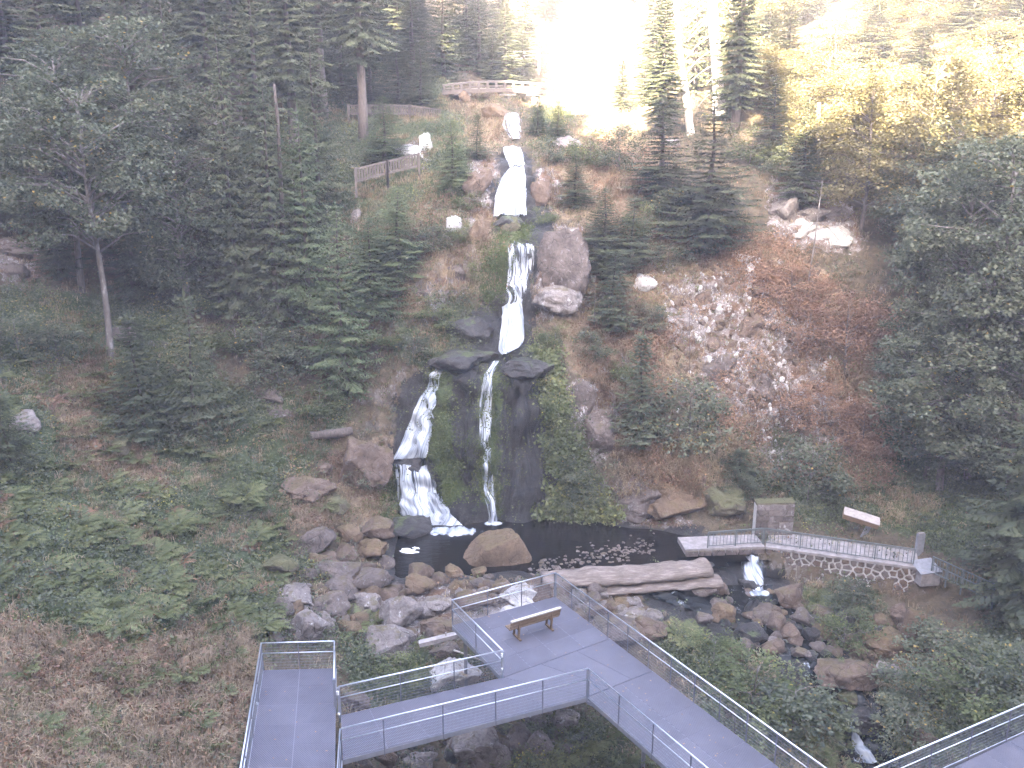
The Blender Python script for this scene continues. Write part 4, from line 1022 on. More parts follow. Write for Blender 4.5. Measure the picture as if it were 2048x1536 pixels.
# the great slab beside the veil fall
boulder(1128, 532, 118, 196, 'grey', 'great leaning purple grey slab spotted with white lichen beside the thin veil', rot=9, deep=.8, cat='rock slab', name='rock_slab', seed=91)
boulder(1112, 600, 110, 90, 'pale', 'lower pale block under the great leaning slab', deep=.8, cat='rock slab', name='rock_slab', seed=92)
boulder(952, 372, 52, 120, 'brown', 'reddish sloping rock left of the bell shaped fall', rot=32, back=.5, cat='rock', group=G4, rough=.5)
boulder(1085, 385, 48, 110, 'brown', 'reddish rock shoulder right of the bell shaped fall', rot=-18, back=.55, cat='rock', group=G4, rough=.5)
boulder(958, 470, 44, 96, 'tan', 'yellowish rock edge left of the small ledge pool', rot=28, back=.5, cat='rock', group=G4, rough=.6)
# dark bed rock between the falls: ledges and ribs
for i, (cx, cy, w, h, lab) in enumerate([(925, 725, 150, 40, 'low black ledge at the top of the dark rock wall left of the trickle'), (1055, 735, 110, 70, 'black rounded shoulder on top of the dark rock wall'), (945, 660, 110, 60, 'dark sloping rock left of the middle cascade'), (1020, 448, 70, 34, 'dark lip of rock below the bell shaped fall'), (822, 930, 84, 16, 'thin black ledge where the slanting fall breaks over into the fanned fall')]):
    boulder(cx, cy, w, h, 'wet', lab, seed=300 + i, cat='rock ledge', name='rock_ledge')
# small stones
SM = [mesh('small_stone', V * A(1, .85, .7), Fa, None, True) for V, Fa in (rock_shape(500 + i, 2) for i in range(6))]
SMM = {}
def small(px, py, w, mat, label, group, seed):
    b = hit1(px, py); s = w * mpp(b) / 2; key = (seed % 6, mat)
    if key not in SMM:
        me = SM[key[0]].copy(); me.materials.clear(); me.materials.append(M['rock_' + mat]); SMM[key] = me
    o = obj('stone', SMM[key], None, (b[0], b[1], b[2] + s * .3), (0, 0, seed * 1.7)); o.scale = (s, s, s)
    return tag(o, label, 'stone', group)
rr = np.random.RandomState(21)
for i in range(60):
    t = rr.rand(); px = 860 + 240 * t + rr.uniform(-20, 20); py = 1158 + rr.uniform(0, 58)
    small(px, py, rr.uniform(18, 42), rr.choice(['tan', 'brown', 'grey', 'brown', 'pale']), 'loose stone in the bank between pool and platform', 'loose stones between pool and platform', i)
for i in range(45):
    t = rr.rand(); px = 1110 + 200 * t; py = 1190 + 50 * rr.rand() + 25 * t
    small(px, py, rr.uniform(18, 44), rr.choice(['brown', 'grey', 'tan', 'grey', 'pale']), 'loose stone below the fallen log', 'loose stones below the fallen log', i + 100)
for i in range(60):
    t = rr.rand(); px = 1460 + 260 * t + rr.uniform(-40, 40); py = 1205 + 110 * t + rr.uniform(-30, 50)
    small(px, py, rr.uniform(14, 38), rr.choice(['wet', 'brown', 'grey', 'wet']), 'loose dark stone in the stream bed', 'loose stones in the stream bed', i + 200)
for i in range(50):
    px = rr.uniform(540, 860); py = rr.uniform(1150, 1300)
    small(px, py, rr.uniform(18, 44), rr.choice(['pale', 'grey', 'brown']), 'loose stone wedged between the left boulders', 'loose stones between the left boulders', i + 300)
for i in range(40):
    px = rr.uniform(730, 1180); py = rr.uniform(1440, 1536)
    small(px, py, rr.uniform(18, 46), rr.choice(['pale', 'grey', 'wet']), 'loose stone in the dark bed under the walkway', 'loose stones under the walkway', i + 400)
JM = [mesh('boulder', V * A(1, .9, .75), Fa, None, True) for V, Fa in (rock_shape(700 + i, 3) for i in range(8))]
JMM = {}
def jumble(n, poly, smin, smax, mats, label, group, seed):
    rr = np.random.RandomState(seed); k = 0
    bx = [min(p[0] for p in poly), max(p[0] for p in poly)]; by = [min(p[1] for p in poly), max(p[1] for p in poly)]
    while k < n:
        px, py = rr.uniform(*bx), rr.uniform(*by)
        if not inpoly(np.array([px]), np.array([py]), poly)[0]: continue
        b = hit1(px, py); s = rr.uniform(smin, smax) * mpp(b) / 2; key = (rr.randint(8), mats[rr.randint(len(mats))])
        if key not in JMM:
            me = JM[key[0]].copy(); me.materials.append(M['rock_' + key[1]]); JMM[key] = me
        o = obj('boulder', JMM[key], None, (b[0], b[1], b[2] + s * .25), (rr.uniform(-.3, .3), rr.uniform(-.3, .3), rr.rand() * 6.28)); o.scale = (s, s, s)
        tag(o, label, 'boulder', group); k += 1
jumble(34, [(560, 1100), (780, 1120), (880, 1170), (900, 1270), (760, 1310), (690, 1270), (560, 1230)], 34, 66, ['grey', 'brown', 'tan', 'grey', 'pale'], 'smaller boulder in the jumble left of the pool and platform', 'jumble left of the platform', 51)
jumble(34, [(1420, 1190), (1560, 1170), (1640, 1230), (1800, 1240), (1850, 1330), (1640, 1330), (1500, 1310), (1430, 1260)], 30, 62, ['brown', 'wet', 'tan', 'brown', 'grey'], 'smaller boulder in the jumble of the lower stream', 'jumble in the lower stream', 52)
jumble(18, [(860, 1155), (1120, 1165), (1330, 1210), (1330, 1260), (1200, 1240), (1060, 1210), (880, 1200)], 34, 60, ['tan', 'brown', 'pale', 'grey'], 'smaller boulder between log, pool and platform railing', 'jumble in front of the log', 53)
jumble(16, [(700, 1500), (860, 1450), (1150, 1425), (1180, 1470), (1040, 1536), (720, 1536)], 40, 80, ['pale', 'grey', 'brown'], 'boulder in the shaded bed under the linking walkway', 'jumble under the walkway', 54)
# pebbles showing above the shallow water, stone chips on the dry face
def chips(name, pts, sizes, mat, flat=.6, seed=0):
    rr = np.random.RandomState(seed); V0, F0 = ICO[2]; V0 = V0[:]; Vs, Fs = [], []
    b = bmesh.new(); bmesh.ops.create_icosphere(b, subdivisions=1, radius=1); V1 = np.array([v.co[:] for v in b.verts]); F1 = np.array([[v.index for v in f.verts] for f in b.faces]); b.free()
    for i, (p, s) in enumerate(zip(pts, sizes)):
        V = V1 * (1 + .3 * rr.uniform(-1, 1, (len(V1), 1))) * A(1, 1, flat) * s
        a = rr.rand() * 6; V = np.stack([V[:, 0] * math.cos(a) - V[:, 1] * math.sin(a), V[:, 0] * math.sin(a) + V[:, 1] * math.cos(a), V[:, 2]], -1)
        Vs.append(V + p); Fs.append(F1 + i * len(V1))
    return tag(obj(name, mesh(name, np.concatenate(Vs), np.concatenate(Fs), mat, False)), kind='stuff')
pts = []
for i in range(300):
    px, py = rr.uniform(1060, 1310), 0
    py = 1135 - (px - 1060) * .16 + rr.normal() * 11 + (8 if px < 1150 else 0)
    p = P_z(px, py, POOLZ); pts.append(p + A(0, 0, rr.uniform(-.03, .04)))
chips('pebbles', pts, rr.uniform(.03, .11, len(pts)), M['rock_grey'], seed=2)
px, py = rr.uniform(1305, 1700, 6000), rr.uniform(520, 960, 6000)
dd = np.abs((px - 1330) - (py - 560) * .55 - 90)
pat = .5 + 1.2 * vnoise(np.stack([px * .025, py * .018, 0 * px], -1), 6)
r_ = rr.rand(6000)
ok = r_ < np.exp(-(dd / 120) ** 2) * np.clip(pat + .05, 0, 1) * .42
P = hit(px[ok], py[ok]); chips('scree', P, rr.gamma(1.4, .028, len(P)) + .018, M['rock_white'], 1.3, seed=3)
ok = (r_ > .5) & (r_ < .5 + .30 * np.exp(-(dd / 170) ** 2) * np.clip(1.3 - pat, .2, 1))
P = hit(px[ok], py[ok]); chips('scree', P, rr.gamma(2.0, .045, len(P)) + .03, M['rock_brown'], .9, seed=4)
for i, (cx, cy, w, h, k, lab) in enumerate([(1370, 650, 70, 90, 'pale', 'pale fractured rib at the upper left of the brown scree face'), (1440, 740, 90, 120, 'grey', 'grey fractured rib in the middle of the scree face'), (1530, 790, 80, 110, 'grey', 'grey rib right of the middle of the scree face'), (1500, 660, 90, 80, 'brown', 'rusty rock bulge high on the scree face'), (1580, 880, 80, 90, 'brown', 'rusty rock bulge low on the scree face'), (1400, 600, 60, 50, 'brown', 'rusty rock at the top left of the scree face')]):
    boulder(cx, cy, w, h, k, lab, back=.62, deep=.7, cat='rock', group='ribs of the scree face', rough=.7, rot=-32)
# ------------------------------------------------------------------ plants
def rhombs(base, d, side, L, W):
    """leaf shaped quads: base point, direction, side direction, length, width (arrays)"""
    tip = base + d * L[:, None]; mid = base + d * (L * .45)[:, None]
    V = np.stack([base, mid + side * (W / 2)[:, None], tip, mid - side * (W / 2)[:, None]], 1).reshape(-1, 3)
    k = np.arange(len(base)) * 4
    return V, np.stack([k, k + 1, k + 2, k + 3], -1)
def nrm(v): return v / (np.linalg.norm(v, axis=-1, keepdims=True) + 1e-9)
def conifer(seed, H=12.0, R=2.4, h0=.06, droop=.25, spacing=.42, nb=6, wid=.11, power=.8, mat='spruce', barbs=4):
    rr = np.random.RandomState(seed); B, Dr, Sd, Ls, Ws, Vv = [], [], [], [], [], []
    z = H * h0
    while z < H * .985:
        t = (z - H * h0) / (H * (1 - h0)); L0 = R * (1 - t) ** power * (.8 + .2 * rr.rand()) + .12
        if t < .12: L0 *= .55 + 3.6 * t
        k = max(3, int(nb * (.6 + .4 * (1 - t)) + rr.randint(2)))
        a0 = rr.rand() * 6.28
        for b in range(k):
            a = a0 + 6.283 * b / k + rr.uniform(-.3, .3); L = L0 * rr.uniform(.62, 1.12)
            e = np.array([math.cos(a), math.sin(a), 0]); sid = np.array([-e[1], e[0], 0])
            n = max(3, int(L / .16)); s = np.linspace(.12, 1, n)
            rise = .35 * t + rr.uniform(-.1, .1)
            zz = z + L * (rise * s - droop * (1.1 - t) * s ** 1.6 * 1.3 + .12 * s ** 4)
            P = e[None] * (L * s)[:, None] + np.stack([0 * s, 0 * s, zz], -1)
            tang = nrm(np.gradient(P, axis=0))
            bv = rr.uniform(-.16, .16)
            for sg in (-1, 1):
                tl = (.42 * L * (1.02 - s) ** .8 + .10) * rr.uniform(.7, 1.2, n)
                dd = nrm(tang * .75 + sg * sid * .8 + np.array([0, 0, -1]) * (.25 + droop * .7 + rr.uniform(-.1, .3, n))[:, None])
                sn = nrm(np.cross(dd, np.array([0, 0, 1.0])) + rr.normal(size=(n, 3)) * .25)
                B.append(P); Dr.append(dd); Sd.append(sn); Ls.append(tl); Ws.append(np.full(n, wid)); Vv.append(.5 + bv + rr.uniform(-.15, .15, n))
                for q in range(barbs):
                    f = (q + 1) / (barbs + 1.0); s2 = 1 if q % 2 else -1
                    bp = P + dd * (tl * f)[:, None]
                    bd = nrm(dd * .8 + sn * s2 * .75 + np.array([0, 0, -.25]))
                    B.append(bp); Dr.append(bd); Sd.append(nrm(np.cross(bd, np.array([0, 0, 1.0])) + rr.normal(size=(n, 3)) * .3)); Ls.append(np.clip(tl * (.62 - .35 * f), .07, .3)); Ws.append(np.full(n, wid * .8)); Vv.append(.55 + bv + rr.uniform(-.2, .25, n))
            # tip
            B.append(P[-1:]); Dr.append(tang[-1:]); Sd.append(sid[None]); Ls.append(np.array([.22])); Ws.append(np.array([wid])); Vv.append(np.array([.7]))
        z += spacing * (.75 + .5 * rr.rand()) * (1 - .45 * t)
    B.append(np.array([[0, 0, H * .97]])); Dr.append(np.array([[0, 0, 1.0]])); Sd.append(np.array([[1.0, 0, 0]])); Ls.append(np.array([H * .03 + .3])); Ws.append(np.array([.06])); Vv.append(np.array([.6]))
    V, Fq = rhombs(np.concatenate(B), np.concatenate(Dr), np.concatenate(Sd), np.concatenate(Ls), np.concatenate(Ws))
    crown = mesh('crown', V, Fq, M[mat], False, np.repeat(np.concatenate(Vv), 4))
    mb = MB(); zz = np.linspace(-.8, H * .97, 8); mb.tube(np.stack([.05 * np.sin(zz), .05 * np.cos(zz * .7), zz], -1), np.linspace(.016 * H, .01, 8), 7)
    VV, FF = mb.arr(); trunk = mesh('trunk', VV, FF, M['bark'], True)
    return dict(crown=crown, trunk=trunk, H=H, R=R)
def broadleaf(seed, H=14.0, R=4.5, h0=.38, ncl=120, nleaf=95, leaf=.16, mat='leaf', trunk_r=.2, shelf=.45, bark='bark_pale', lean=.0, crad=1.0):
    rr = np.random.RandomState(seed); B, Dr, Sd, Ls, Ws, Vv = [], [], [], [], [], []
    cz, ch = H * (1 + h0) / 2, H * (1 - h0) / 2
    cl = []
    while len(cl) < ncl:
        p = rr.uniform(-1, 1, 3); r = np.linalg.norm(p)
        if r > 1 or rr.rand() > r ** 1.3 + .12: continue
        if vnoise(p[None] * 2.3 + seed, 3)[0] < -.25: continue
        cl.append(np.array([p[0] * R, p[1] * R, cz + p[2] * ch]))
    for c in cl:
        n = int(nleaf * rr.uniform(.5, 1.3)); rad = crad * rr.uniform(.6, 1.25)
        q = rr.normal(size=(n, 3)) * .5; rn = np.linalg.norm(q, axis=1, keepdims=True); q = q / (1 + np.clip(rn - .9, 0, 9))
        q *= np.array([rad, rad, rad * shelf]); q[:, 2] -= .18 * (q[:, 0] ** 2 + q[:, 1] ** 2) / rad
        d = rr.normal(size=(n, 3)) * np.array([1, 1, .45]) + nrm(c - np.array([0, 0, cz])) * .5 + np.array([0, 0, -.3]); d = nrm(d)
        sn = nrm(np.cross(d, np.array([0, 0, 1.0]) + rr.normal(size=(n, 3)) * .35))
        B.append(c + q); Dr.append(d); Sd.append(sn); l = leaf * rr.uniform(.7, 1.3, n); Ls.append(l); Ws.append(l * .8)
        Vv.append(np.clip(.5 + rr.uniform(-.2, .2) + rr.uniform(-.22, .22, n), 0, .9) + np.where(rr.rand(n) < .012, .5, 0))
    V, Fq = rhombs(np.concatenate(B), np.concatenate(Dr), np.concatenate(Sd), np.concatenate(Ls), np.concatenate(Ws))
    crown = mesh('crown', V, Fq, M[mat], False, np.repeat(np.concatenate(Vv), 4))
    mb = MB(); zz = np.linspace(-.8, H * .9, 9); ax = np.stack([lean * zz + .12 * np.sin(zz * .5), .1 * np.cos(zz * .4), zz], -1)
    mb.tube(ax, np.linspace(trunk_r, trunk_r * .2, 9), 8)
    for c in cl[::3]:
        zb = max(H * h0 * .8, min(c[2] - .35 * math.hypot(c[0], c[1]), H * .85)); b = np.array([lean * zb + .12 * math.sin(zb * .5), .1 * math.cos(zb * .4), zb])
        m = (b + c) / 2 + np.array([0, 0, .12 * np.linalg.norm(c - b)])
        mb.tube([b, m, c], [trunk_r * .3, trunk_r * .2, .012], 5, False)
    VV, FF = mb.arr(); trunk = mesh('trunk', VV, FF, M[bark], True)
    return dict(crown=crown, trunk=trunk, H=H, R=R)
SPRUCE = [conifer(1), conifer(2, 12, 2.1, .05, .38, nb=6), conifer(3, 12, 2.6, .04, .18)]                     # ordinary spruces
TALL = [conifer(11, 24, 3.3, .30, .42, .6, 6, .16, .75), conifer(12, 26, 3.6, .12, .38, .62, 6, .16), conifer(13, 24, 3.0, .42, .3, .6, 6, .16)]
YOUNG = [conifer(21, 5, 1.25, .03, .10, .26, 7, .075, .9, barbs=4), conifer(22, 5, 1.5, .03, .14, .26, 7, .055, .9)]
FIR = [conifer(31, 9, 2.1, .03, .20, .36, 6, .085, .75, 'fir'), conifer(32, 9, 1.9, .05, .26, .34, 6, .085, .7, 'fir')]
MAP = [broadleaf(41, 14, 4.5, .36, 170, 120, .17), broadleaf(42, 14, 4.2, .26, 180, 120, .17), broadleaf(43, 13, 3.6, .10, 190, 120, .16)]
LIGHT = [broadleaf(51, 11, 3.4, .10, 160, 110, .15, 'leaf_warm', .12, bark='bark'), broadleaf(52, 10, 3.0, .1, 150, 110, .15, 'leaf_warm', .10, bark='bark')]
BUSH = [broadleaf(61, 2.4, 1.3, .04, 46, 70, .10, 'leaf_light', .04, .6, crad=.5), broadleaf(62, 2.2, 1.4, .02, 46, 70, .11, 'leaf', .04, .6, crad=.5), broadleaf(63, 2.6, 1.6, .02, 60, 70, .08, 'brown', .04, .7, crad=.5)]
def plant(name, pr, base, H, wid, label, cat, group=None, rz=None, parts=('trunk', 'crown'), trunk_mesh=None, sink=.0):
    sz = H / pr['H']; sxy = (wid / 2) / pr['R']
    o = thing(name, label, cat, (base[0], base[1], base[2] - sink), R0.rand() * 6.28 if rz is None else rz, group, (sxy, sxy, sz))
    for p in parts: obj(p, pr[p], o)
    return o
ORD = 'first second third fourth fifth sixth seventh eighth ninth tenth'.split()
def tree(kind, bx, by, ty, wpx, label, group=None, name='spruce', cat='tree', Y=None, rz=None):
    """kind: prototype; bx, by: photo pixel of the foot; ty: photo row of the top; wpx: crown width in photo pixels"""
    b = hit1(bx, by) if Y is None else np.array([P_y(bx, by, Y)[0], Y, float(H(P_y(bx, by, Y)[0], Y))])
    top = P_y(bx, ty, b[1])
    return plant(name, kind, b, max(.8, top[2] - b[2]), wpx * mpp(b), label, cat, group, rz)
# --- left side
tree(MAP[0], 222, 722, 120, 330, 'tall maple with pale spotted trunk on the left slope', name='maple_tree', rz=.4)
tree(MAP[1], 168, 585, 60, 300, 'maple with a slim straight trunk behind the pale spotted one', name='maple_tree', rz=2)
tree(MAP[2], 380, 640, 170, 250, 'spreading maple with grey leaves hanging over the dark hollow', name='maple_tree', rz=4.1)
tree(MAP[1], 75, 480, 190, 170, 'thin maple at the left edge above the dark rocks', name='maple_tree', rz=3)
tree(MAP[2], 300, 560, 20, 280, 'high leafy maple with a few yellow leaves behind the left maples', name='maple_tree', rz=1.2)
tree(YOUNG[0], 288, 880, 632, 190, 'left one of the two young dark spruces on the left slope', group='young spruces')
tree(YOUNG[1], 398, 890, 590, 210, 'right one of the two young dark spruces on the left slope', group='young spruces')
tree(YOUNG[1], 20, 940, 790, 180, 'young spruce cut by the left edge above the ferns', group='young spruces')
tree(FIR[0], 690, 790, 400, 200, 'fresh green fir with layered sprays left of the slanting fall', name='fir_tree')
tree(FIR[1], 625, 660, 210, 190, 'tall light green fir behind the layered fir', name='fir_tree')
tree(FIR[1], 745, 640, 430, 190, 'broad fir above the brown bank left of the ravine', name='fir_tree')
tree(FIR[0], 800, 560, 372, 190, 'bushy fir beside the yellow moss cushion', name='fir_tree')
tree(FIR[1], 905, 385, 238, 110, 'small green fir left of the reddish sloping rock', name='fir_tree')
tree(YOUNG[0], 955, 320, 228, 70, 'small round conifer left of the topmost cascade', group='young spruces')
tree(SPRUCE[1], 560, 680, 150, 190, 'shaggy dark spruce left of the light green fir')
tree(SPRUCE[0], 480, 640, 20, 200, 'tall dark spruce above the young pair of spruces')
tree(SPRUCE[2], 640, 440, 60, 170, 'grey green spruce beside the long paling fence')
tree(TALL[0], 728, 285, -330, 190, 'tall spruce with bare pale lower trunk above the paling fences')
tree(FIR[0], 770, 330, 190, 150, 'fir on the high path left of the white outcrop', name='fir_tree')
tree(BUSH[1], 560, 770, 690, 130, 'grey leafed shrub behind the overhanging rock', name='shrub', cat='shrub')
tree(BUSH[0], 905, 660, 615, 90, 'small light green shrub at the left edge of the dark rock', name='shrub', cat='shrub')
tree(BUSH[0], 925, 480, 440, 60, 'bush between white and yellow rock left of the ravine', name='shrub', cat='shrub')
for i, (x, y, ty, w) in enumerate([(120, 560, 330, 150), (270, 600, 380, 160), (345, 610, 330, 150), (440, 630, 340, 160), (520, 640, 380, 150), (600, 560, 300, 140), (20, 460, 250, 170), (200, 480, 260, 150), (330, 470, 220, 160), (470, 500, 240, 160)]):
    tree(SPRUCE[i % 3], x, y, ty, w, 'low dark spruce in the hollow under the left maples, %s from the left' % ORD[sorted([120, 270, 345, 440, 520, 600, 20, 200, 330, 470]).index(x)], group='low spruces in the left hollow')
for i, (x, y, ty, w, lab) in enumerate([(470, 700, 620, 120, 'grey green shrub in the hollow above the right young spruce'), (530, 730, 650, 120, 'shrub at the foot of the shaggy dark spruce'), (600, 740, 660, 110, 'shrub left of the fresh green fir'), (440, 620, 560, 130, 'shrub deep in the dark hollow'), (120, 720, 650, 140, 'leafy shrub on the left slope before the pale spotted trunk'), (40, 700, 630, 140, 'leafy shrub near the left edge above the ferns'), (640, 830, 770, 110, 'shrub between overhanging rock and layered fir')]):
    tree(BUSH[1 if i % 3 else 0], x, y, ty, w, lab, name='shrub', cat='shrub', group='shrubs on the left slope')
# --- right side
tree(SPRUCE[2], 1412, 505, 185, 290, 'broad dark spruce above the brown scree')
tree(SPRUCE[1], 1320, 420, 200, 210, 'spruce left of the broad dark one')
tree(SPRUCE[0], 1205, 560, 372, 170, 'young spruce beside the great leaning slab', group='young spruces')
tree(YOUNG[1], 1262, 530, 395, 160, 'bushy young spruce right of the slab spruce', group='young spruces')
tree(YOUNG[0], 1222, 660, 500, 150, 'young spruce with thin dead stem below the slab spruce', group='young spruces')
tree(SPRUCE[0], 1150, 420, 300, 110, 'small spruce on the shoulder right of the bell shaped fall')
tree(YOUNG[0], 1278, 890, 668, 150, 'young fir shaped spruce above the yellow lit hump', group='young spruces')
tree(BUSH[1], 1372, 900, 762, 170, 'round grey green bush beside the young spruce above the hump', name='shrub', cat='shrub')
tree(YOUNG[1], 1475, 985, 900, 150, 'low spreading spruce behind the stone pier', group='young spruces')
tree(BUSH[1], 1620, 1010, 880, 150, 'dark leafy bush at the foot of the dry face', name='shrub', cat='shrub')
tree(BUSH[2], 1640, 860, 770, 170, 'withered brown bush low at the right end of the scree', name='withered_bush', cat='bush')
tree(BUSH[2], 1720, 900, 800, 150, 'withered brown bush beside the maple leaves at the dry face', name='withered_bush', cat='bush')
tree(BUSH[2], 1620, 700, 610, 160, 'withered orange brown bush right of the rusty bulge', name='withered_bush', cat='bush')
for i, (x, y, ty, w, lab) in enumerate([(1110, 690, 640, 70, 'low bush between the middle cascade and the dry grass'), (1180, 720, 660, 80, 'bush in the dry grass below the young spruces'), (1240, 760, 700, 70, 'small bush above the purple grey slab'), (1300, 660, 610, 80, 'bush left of the scree face'), (860, 640, 590, 80, 'bush right of the broad fir'), (830, 720, 670, 90, 'light bush above the head of the slanting fall'), (960, 560, 520, 60, 'bush at the left edge of the thin veil'), (870, 500, 450, 80, 'bush left of the white rock by the ravine'), (1090, 450, 410, 60, 'bush on top of the great leaning slab'), (1340, 540, 490, 90, 'bush under the broad dark spruce'), (940, 420, 380, 70, 'bush left of the lip below the bell shaped fall'), (720, 980, 930, 70, 'bush on the brown rock mass'), (780, 690, 650, 80, 'bush left of the dark rock ledge'), (1160, 1010, 970, 80, 'leafy bush at the right end of the dark rock wall')]):
    tree(BUSH[i % 2], x, y, ty, w, lab, name='shrub', cat='shrub', group='bushes beside the falls')
tree(BUSH[2], 1690, 740, 590, 200, 'big withered reddish brown bush on the dry face', name='withered_bush', cat='bush')
tree(BUSH[2], 1580, 600, 530, 150, 'withered brown bush under the white ledge', name='withered_bush', cat='bush')
tree(TALL[1], 1320, 275, -40, 150, 'dark spruce left of the leaning birch in front of the glowing slope')
tree(TALL[1], 1470, 260, -220, 170, 'dark spruce behind the dead trunk painted sunlit white')
tree(SPRUCE[1], 1540, 335, 150, 140, 'spruce at the lit upper edge right of the dead trunk')
tree(SPRUCE[0], 1600, 420, 200, 150, 'spruce above the fractured cliff')
tree(MAP[0], 1938, 960, 250, 360, 'tall maple with dark straight trunk on the right side', name='maple_tree', rz=1)
tree(MAP[1], 1875, 900, 330, 240, 'maple with overhanging leaves right of the dry face', name='maple_tree', rz=3.3)
tree(MAP[2], 2040, 940, 240, 330, 'maple cut by the right edge above the dark spruce', name='maple_tree', rz=5)
tree(LIGHT[0], 1720, 470, 120, 240, 'light leafed tree above the white ledge', name='broadleaf_tree')
tree(LIGHT[1], 1830, 480, 90, 240, 'light leafed tree right of the one above the ledge', name='broadleaf_tree')
tree(LIGHT[0], 1950, 480, 70, 260, 'light leafed tree in the sunlit upper right', name='broadleaf_tree')
tree(LIGHT[1], 2050, 500, 60, 260, 'light leafed tree cut by the right edge in the sunlit upper right', name='broadleaf_tree')
tree(LIGHT[1], 1640, 350, 130, 180, 'sunlit small tree left of the light leafed ones', name='broadleaf_tree')
for i, (x, y, ty, w, lab) in enumerate([(1880, 985, 560, 300, 'low leafed maple at the foot of the dark straight trunk'), (2010, 1000, 600, 260, 'leafy maple in the dark right corner above the iron railing'), (1850, 960, 640, 190, 'bushy maple between dry face and iron railing'), (1870, 640, 300, 250, 'full crowned maple at the upper end of the dry face'), (1960, 650, 260, 300, 'full crowned maple behind the dark straight trunk'), (1880, 560, 230, 260, 'grey green maple under the sunlit wood')]):
    tree(MAP[2 if i != 3 else 1], x, y, ty, w, lab, name='maple_tree', group='maples on the right side')
tree(MAP[2], 1805, 870, 560, 150, 'leafy young maple hanging over the right edge of the dry face', name='maple_tree', rz=2.2)
tree(SPRUCE[1], 2010, 1345, 720, 330, 'big dark spruce with drooping boughs at the lower right', Y=31.5)
tree(SPRUCE[0], 1075, 275, 190, 70, 'small spruce right of the topmost cascade')
tree(SPRUCE[0], 1115, 285, 200, 70, 'sunlit small spruce below the right end of the wooden footbridge')
rr = np.random.RandomState(77)
for i in range(20):
    x = 1490 + 30 * i + rr.uniform(-20, 20); Y = rr.uniform(54, 68); g = P_y(x, 300, Y); z = float(H(g[0], Y)); top = P_y(x, rr.uniform(90, 190), Y)[2]
    plant('broadleaf_tree', LIGHT[i % 2], (g[0], Y, z), np.clip(top - z, 4, 14), rr.uniform(120, 190) * Y / F_PX, 'sunlit broadleaf tree in the wood at the upper right', 'tree', 'sunlit broadleaf trees at the upper right')
for i in range(22):
    x = 1440 + 32 * i + rr.uniform(-20, 20); Y = rr.uniform(72, 96); g = P_y(x, 300, Y); z = float(H(g[0], Y)); top = P_y(x, rr.uniform(-60, 80), Y)[2]
    plant('broadleaf_tree', LIGHT[i % 2], (g[0], Y, z), np.clip(top - z, 7, 18), rr.uniform(120, 180) * Y / F_PX, 'sunlit broadleaf tree high on the bright slope', 'tree', 'sunlit broadleaf trees on the bright slope')
for i, (x, y, ty, w) in enumerate([(1180, 330, 250, 100), (1240, 340, 255, 110), (1290, 470, 400, 90), (1100, 330, 270, 70), (1500, 330, 250, 110), (1560, 350, 270, 110), (1700, 330, 230, 120), (1340, 470, 380, 110)]):
    tree(BUSH[i % 2], x, y, ty, w, 'low bush on the slope at the edge of the sunlight, %s from the left' % ORD[sorted([1180, 1240, 1290, 1100, 1500, 1560, 1700, 1340]).index(x)], group='bushes at the edge of the sunlight', name='shrub', cat='shrub')
# dead and pale stems
def stem(name, pts, Y, r0, r1, mat, label, twigs=0, cat='tree', seed=0):
    P = np.array([P_y(x, y, Y + .02 * i) for i, (x, y) in enumerate(pts)])
    P[0, 2] -= .5
    k = 10; t = np.linspace(0, len(P) - 1, k * (len(P) - 1) + 1); Q = np.stack([np.interp(t, np.arange(len(P)), P[:, c]) for c in range(3)], -1)
    for _ in range(3): Q[1:-1] = (Q[:-2] + 2 * Q[1:-1] + Q[2:]) / 4
    rs = np.linspace(r0, r1, len(Q))
    o = thing(name, label, cat, tuple(P[0]))
    mb = MB(); mb.tube(Q, rs * (1 + .12 * fbm(Q * 2, 2, seed)), 9); mb.build('trunk', M[mat], o, True)
    rr = np.random.RandomState(seed)
    for i in range(twigs):
        j = rr.randint(len(Q) // 6, len(Q) - 1); a = rr.uniform(-.5, .5) + (0 if rr.rand() < .5 else math.pi); L = rr.uniform(.8, 2.4)
        e = A(math.cos(a), -abs(math.sin(a)), 0); s = np.linspace(0, 1, 5)[:, None]
        mb = MB(); mb.tube(Q[j] + e * L * s + A(0, 0, 1) * (-.75 * L * s ** 1.7), np.linspace(.035, .008, 5), 4, False); mb.build('dead_branch', M[mat], o)
    return o
def gy(px, py): return hit1(px, py)[1]
stem('birch_tree', [(1384, 268), (1372, 190), (1358, 100), (1348, -60)], gy(1384, 268), .30, .16, 'bark_dead', 'leaning white birch trunk in front of the dark spruces', 0, seed=1)
stem('dead_tree', [(1440, 215), (1434, 130), (1426, 30), (1418, -90)], gy(1440, 240), .42, .26, 'bark_dead', 'dead trunk painted sunlit white with drooping bare branches', 26, seed=2)
stem('dead_tree', [(1612, 590), (1630, 480), (1645, 360)], gy(1612, 590), .055, .02, 'bark_pale', 'thin white snag in front of the fractured cliff', 3, seed=3)
stem('dead_tree', [(1645, 365), (1636, 280), (1638, 205)], gy(1645, 365), .16, .11, 'bark', 'short grey trunk above the fractured cliff', 0, seed=4)
stem('dead_tree', [(566, 560), (562, 380), (556, 250), (548, 168)], 45.2, .13, .07, 'bark', 'curved pale trunk without top among the left spruces', 2, seed=5)
stem('dead_tree', [(1189, 640), (1190, 550)], gy(1189, 650) - .6, .022, .014, 'bark_pale', 'thin bare pole in front of the spruce below the slab', 0, seed=6)
stem('dead_tree', [(1380, 740), (1380, 570)], gy(1380, 740) - .2, .018, .010, 'bark', 'thin upright bare stick on the scree', 0, seed=7)
